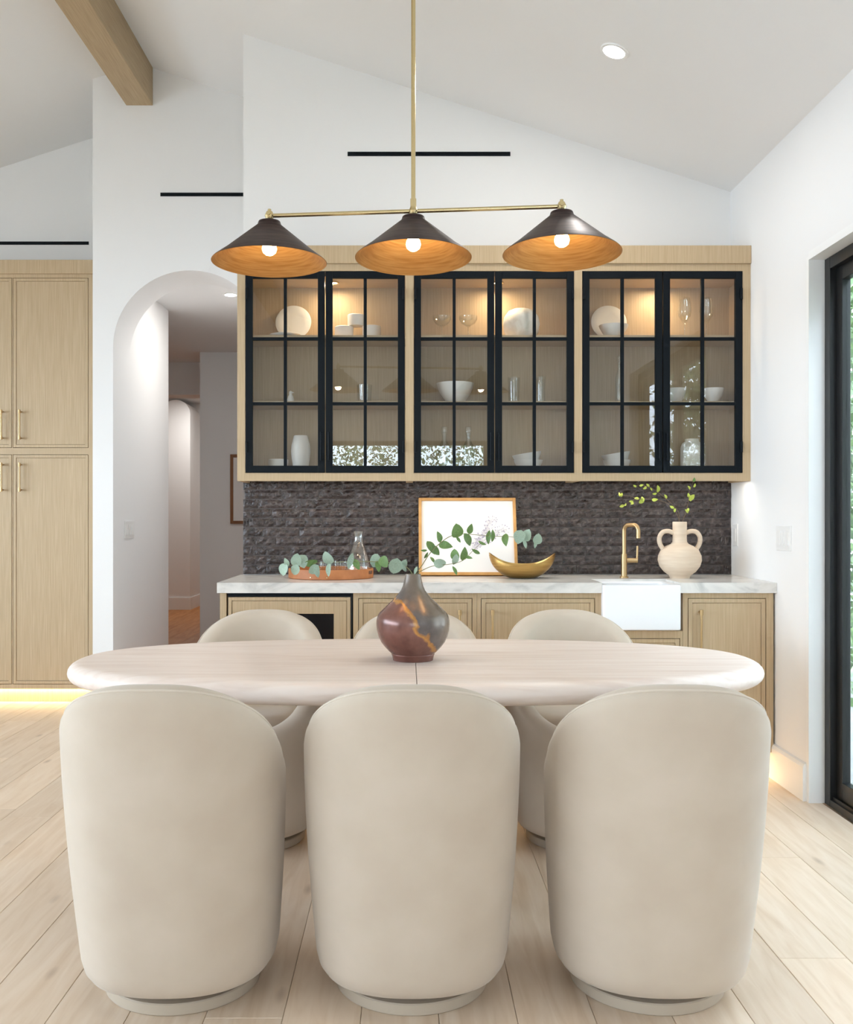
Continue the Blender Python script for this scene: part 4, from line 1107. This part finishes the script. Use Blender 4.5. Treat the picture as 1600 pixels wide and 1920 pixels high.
def coupe(px, label):
    h = 42 * K; 
    lathed('coupe_glass', label, 'glass', [(0, 0), (.03, 0), (.03, .002), (.006, .006), (.003, .015), (.003, h * .5), (.01, h * .55), (.034, h * .68), (.046, h * .85), (.047, h), (.0455, h), (.044, h * .85), (.032, h * .71), (.008, h * .58), (0, h * .57)], 'clear', (sx(px), 4.94, Z1), 36, 'coupe glasses')
coupe(829, 'stemmed coupe glass on the top shelf, next to the door hinge'); coupe(878, 'stemmed coupe glass on the top shelf, next to the centre stiles')
lathed('stone_orb_vase', 'rounded pale stone vase with flat top', 'vase', [(0, 0), (.066, 0), (.072, .004), (.088, .035), (.095, .075), (.088, .112), (.066, .142), (.04, .153), (.035, .15), (0, .12)], 'marble_disc', (sx(977.5), 4.94, Z1), 48, sy=.75)
def bowl(name, px, wpx, hpx, z, label, y=4.93, mat='ceramic', tilt=None, grp=None, foot=.4):
    R = wpx * K / 2; h = hpx * K
    return lathed(name, label, 'bowl', [(0, 0), (R * foot, 0), (R * (foot + .12), h * .12), (R * .82, h * .5), (R * .95, h * .8), (R, h), (R * .96, h), (R * .9, h * .8), (R * .76, h * .5), (R * foot, h * .16), (0, h * .12)], mat, (sx(px, y), y, z), 48, grp, tilt=tilt)
bowl('serving_bowl', 854, 70, 37, Z2, 'wide white serving bowl on the middle shelf', foot=.42)
tumbler(963, 22, 48, Z2, 'tall ribbed clear tumbler, nearer the serving bowl', 'tall tumblers', 4.93); tumbler(1013, 18, 50, Z2, 'tall clear tumbler, farther from the serving bowl', 'tall tumblers', 4.93)
def bottle(px, label, z, h, r, name='glass_decanter', y=4.93, stopper=True, grp=None):
    t = thing(name, label, 'decanter', (sx(px), y, z), group=grp)
    bm = bmesh.new(); lathe(bm, [(0, .003), (r * .9, .003), (r, .012), (r, h * .50), (r * .8, h * .60), (r * .36, h * .72), (r * .33, h * .82), (r * .5, h * .86), (r * .45, h * .86), (r * .28, h * .81), (r * .3, h * .72), (r * .74, h * .59), (r * .93, h * .49), (r * .92, .02), (0, .014)], 36)
    obj('body', bm, 'clear', t, smooth=True, angle=60)
    if stopper:
        bm = bmesh.new(); lathe(bm, [(0, h * .80), (r * .26, h * .80), (r * .27, h * .87), (r * .5, h * .88), (r * .52, h * .96), (r * .45, h), (0, h)], 28); obj('stopper', bm, 'clear', t, smooth=True, angle=50)
bottle(833, 'stoppered glass decanter on the bottom shelf, next to the door hinge', Z3, 86 * K, .032, grp='stoppered decanters'); bottle(878, 'stoppered glass decanter on the bottom shelf, next to the centre stiles', Z3, 86 * K, .032, grp='stoppered decanters')
bowl('cereal_bowl', 991, 54, 24, Z3, 'white bowl under a tilted bowl, above the brass bowl', foot=.6)
bowl('cereal_bowl', 991, 55, 22, Z3 + .040, 'tilted white bowl nested in the one above the brass bowl', tilt=(0, math.radians(-9), 0), foot=.6)
bowl('soup_bowl', 1151, 54, 22, Z1, 'small cream bowl before the upright platter', 4.90, foot=.5)
def wine(px, label):
    h = 76 * K
    lathed('wine_glass', label, 'glass', [(0, 0), (.032, 0), (.032, .002), (.006, .006), (.0032, .02), (.0032, h * .36), (.012, h * .41), (.03, h * .56), (.034, h * .68), (.031, h * .85), (.026, h), (.025, h), (.030, h * .85), (.0325, h * .68), (.028, h * .56), (.01, h * .44), (0, h * .42)], 'clear', (sx(px, 4.94), 4.94, Z1), 36, 'wine glasses')
wine(1284, 'tall wine glass on the top shelf, next to the centre stiles'); wine(1325, 'tall wine glass on the top shelf, nearer the white wall')
bottle(1160, 'slender tall glass bottle on the middle shelf', Z2, 88 * K, .021, 'glass_bottle')
bowl('rice_bowl', 1269, 36, 27, Z2, 'small white bowl on the middle shelf, next to the centre stiles', 4.92, grp='small white bowls')
bowl('rice_bowl', 1338, 40, 27, Z2, 'small white bowl on the middle shelf, nearer the white wall', 4.92, grp='small white bowls')
bowl('cereal_bowl', 1157, 52, 24, Z3, 'white bowl under a tilted bowl, above the brass faucet', foot=.6)
bowl('cereal_bowl', 1158, 53, 20, Z3 + .046, 'tilted white bowl nested in the one above the brass faucet', tilt=(0, math.radians(-9), 0), foot=.6)
# ribbed vase
bm = bmesh.new(); seg = 64; rings = []
for r_, z in ((.04, 0), (.054, .006), (.056, .02), (.056, .13), (.048, .152), (.034, .162), (.033, .175), (.029, .175), (.03, .155), (.04, .06)):
    rings.append([bm.verts.new((r_ * (1 + .022 * math.cos(16 * 2 * PI * j / seg)) * math.cos(2 * PI * j / seg), r_ * (1 + .022 * math.cos(16 * 2 * PI * j / seg)) * math.sin(2 * PI * j / seg), z)) for j in range(seg)])
for P, Q in zip(rings, rings[1:]):
    for j in range(seg): bm.faces.new((P[j], P[(j + 1) % seg], Q[(j + 1) % seg], Q[j]))
bm.faces.new(rings[0][::-1]); bm.faces.new(rings[-1])
tag(obj('ribbed_vase', bm, 'ceramic_matte', None, smooth=True, angle=60, loc=(sx(1296), 4.935, Z3)), 'matte white ribbed vase on the bottom shelf near the sink corner', 'vase')
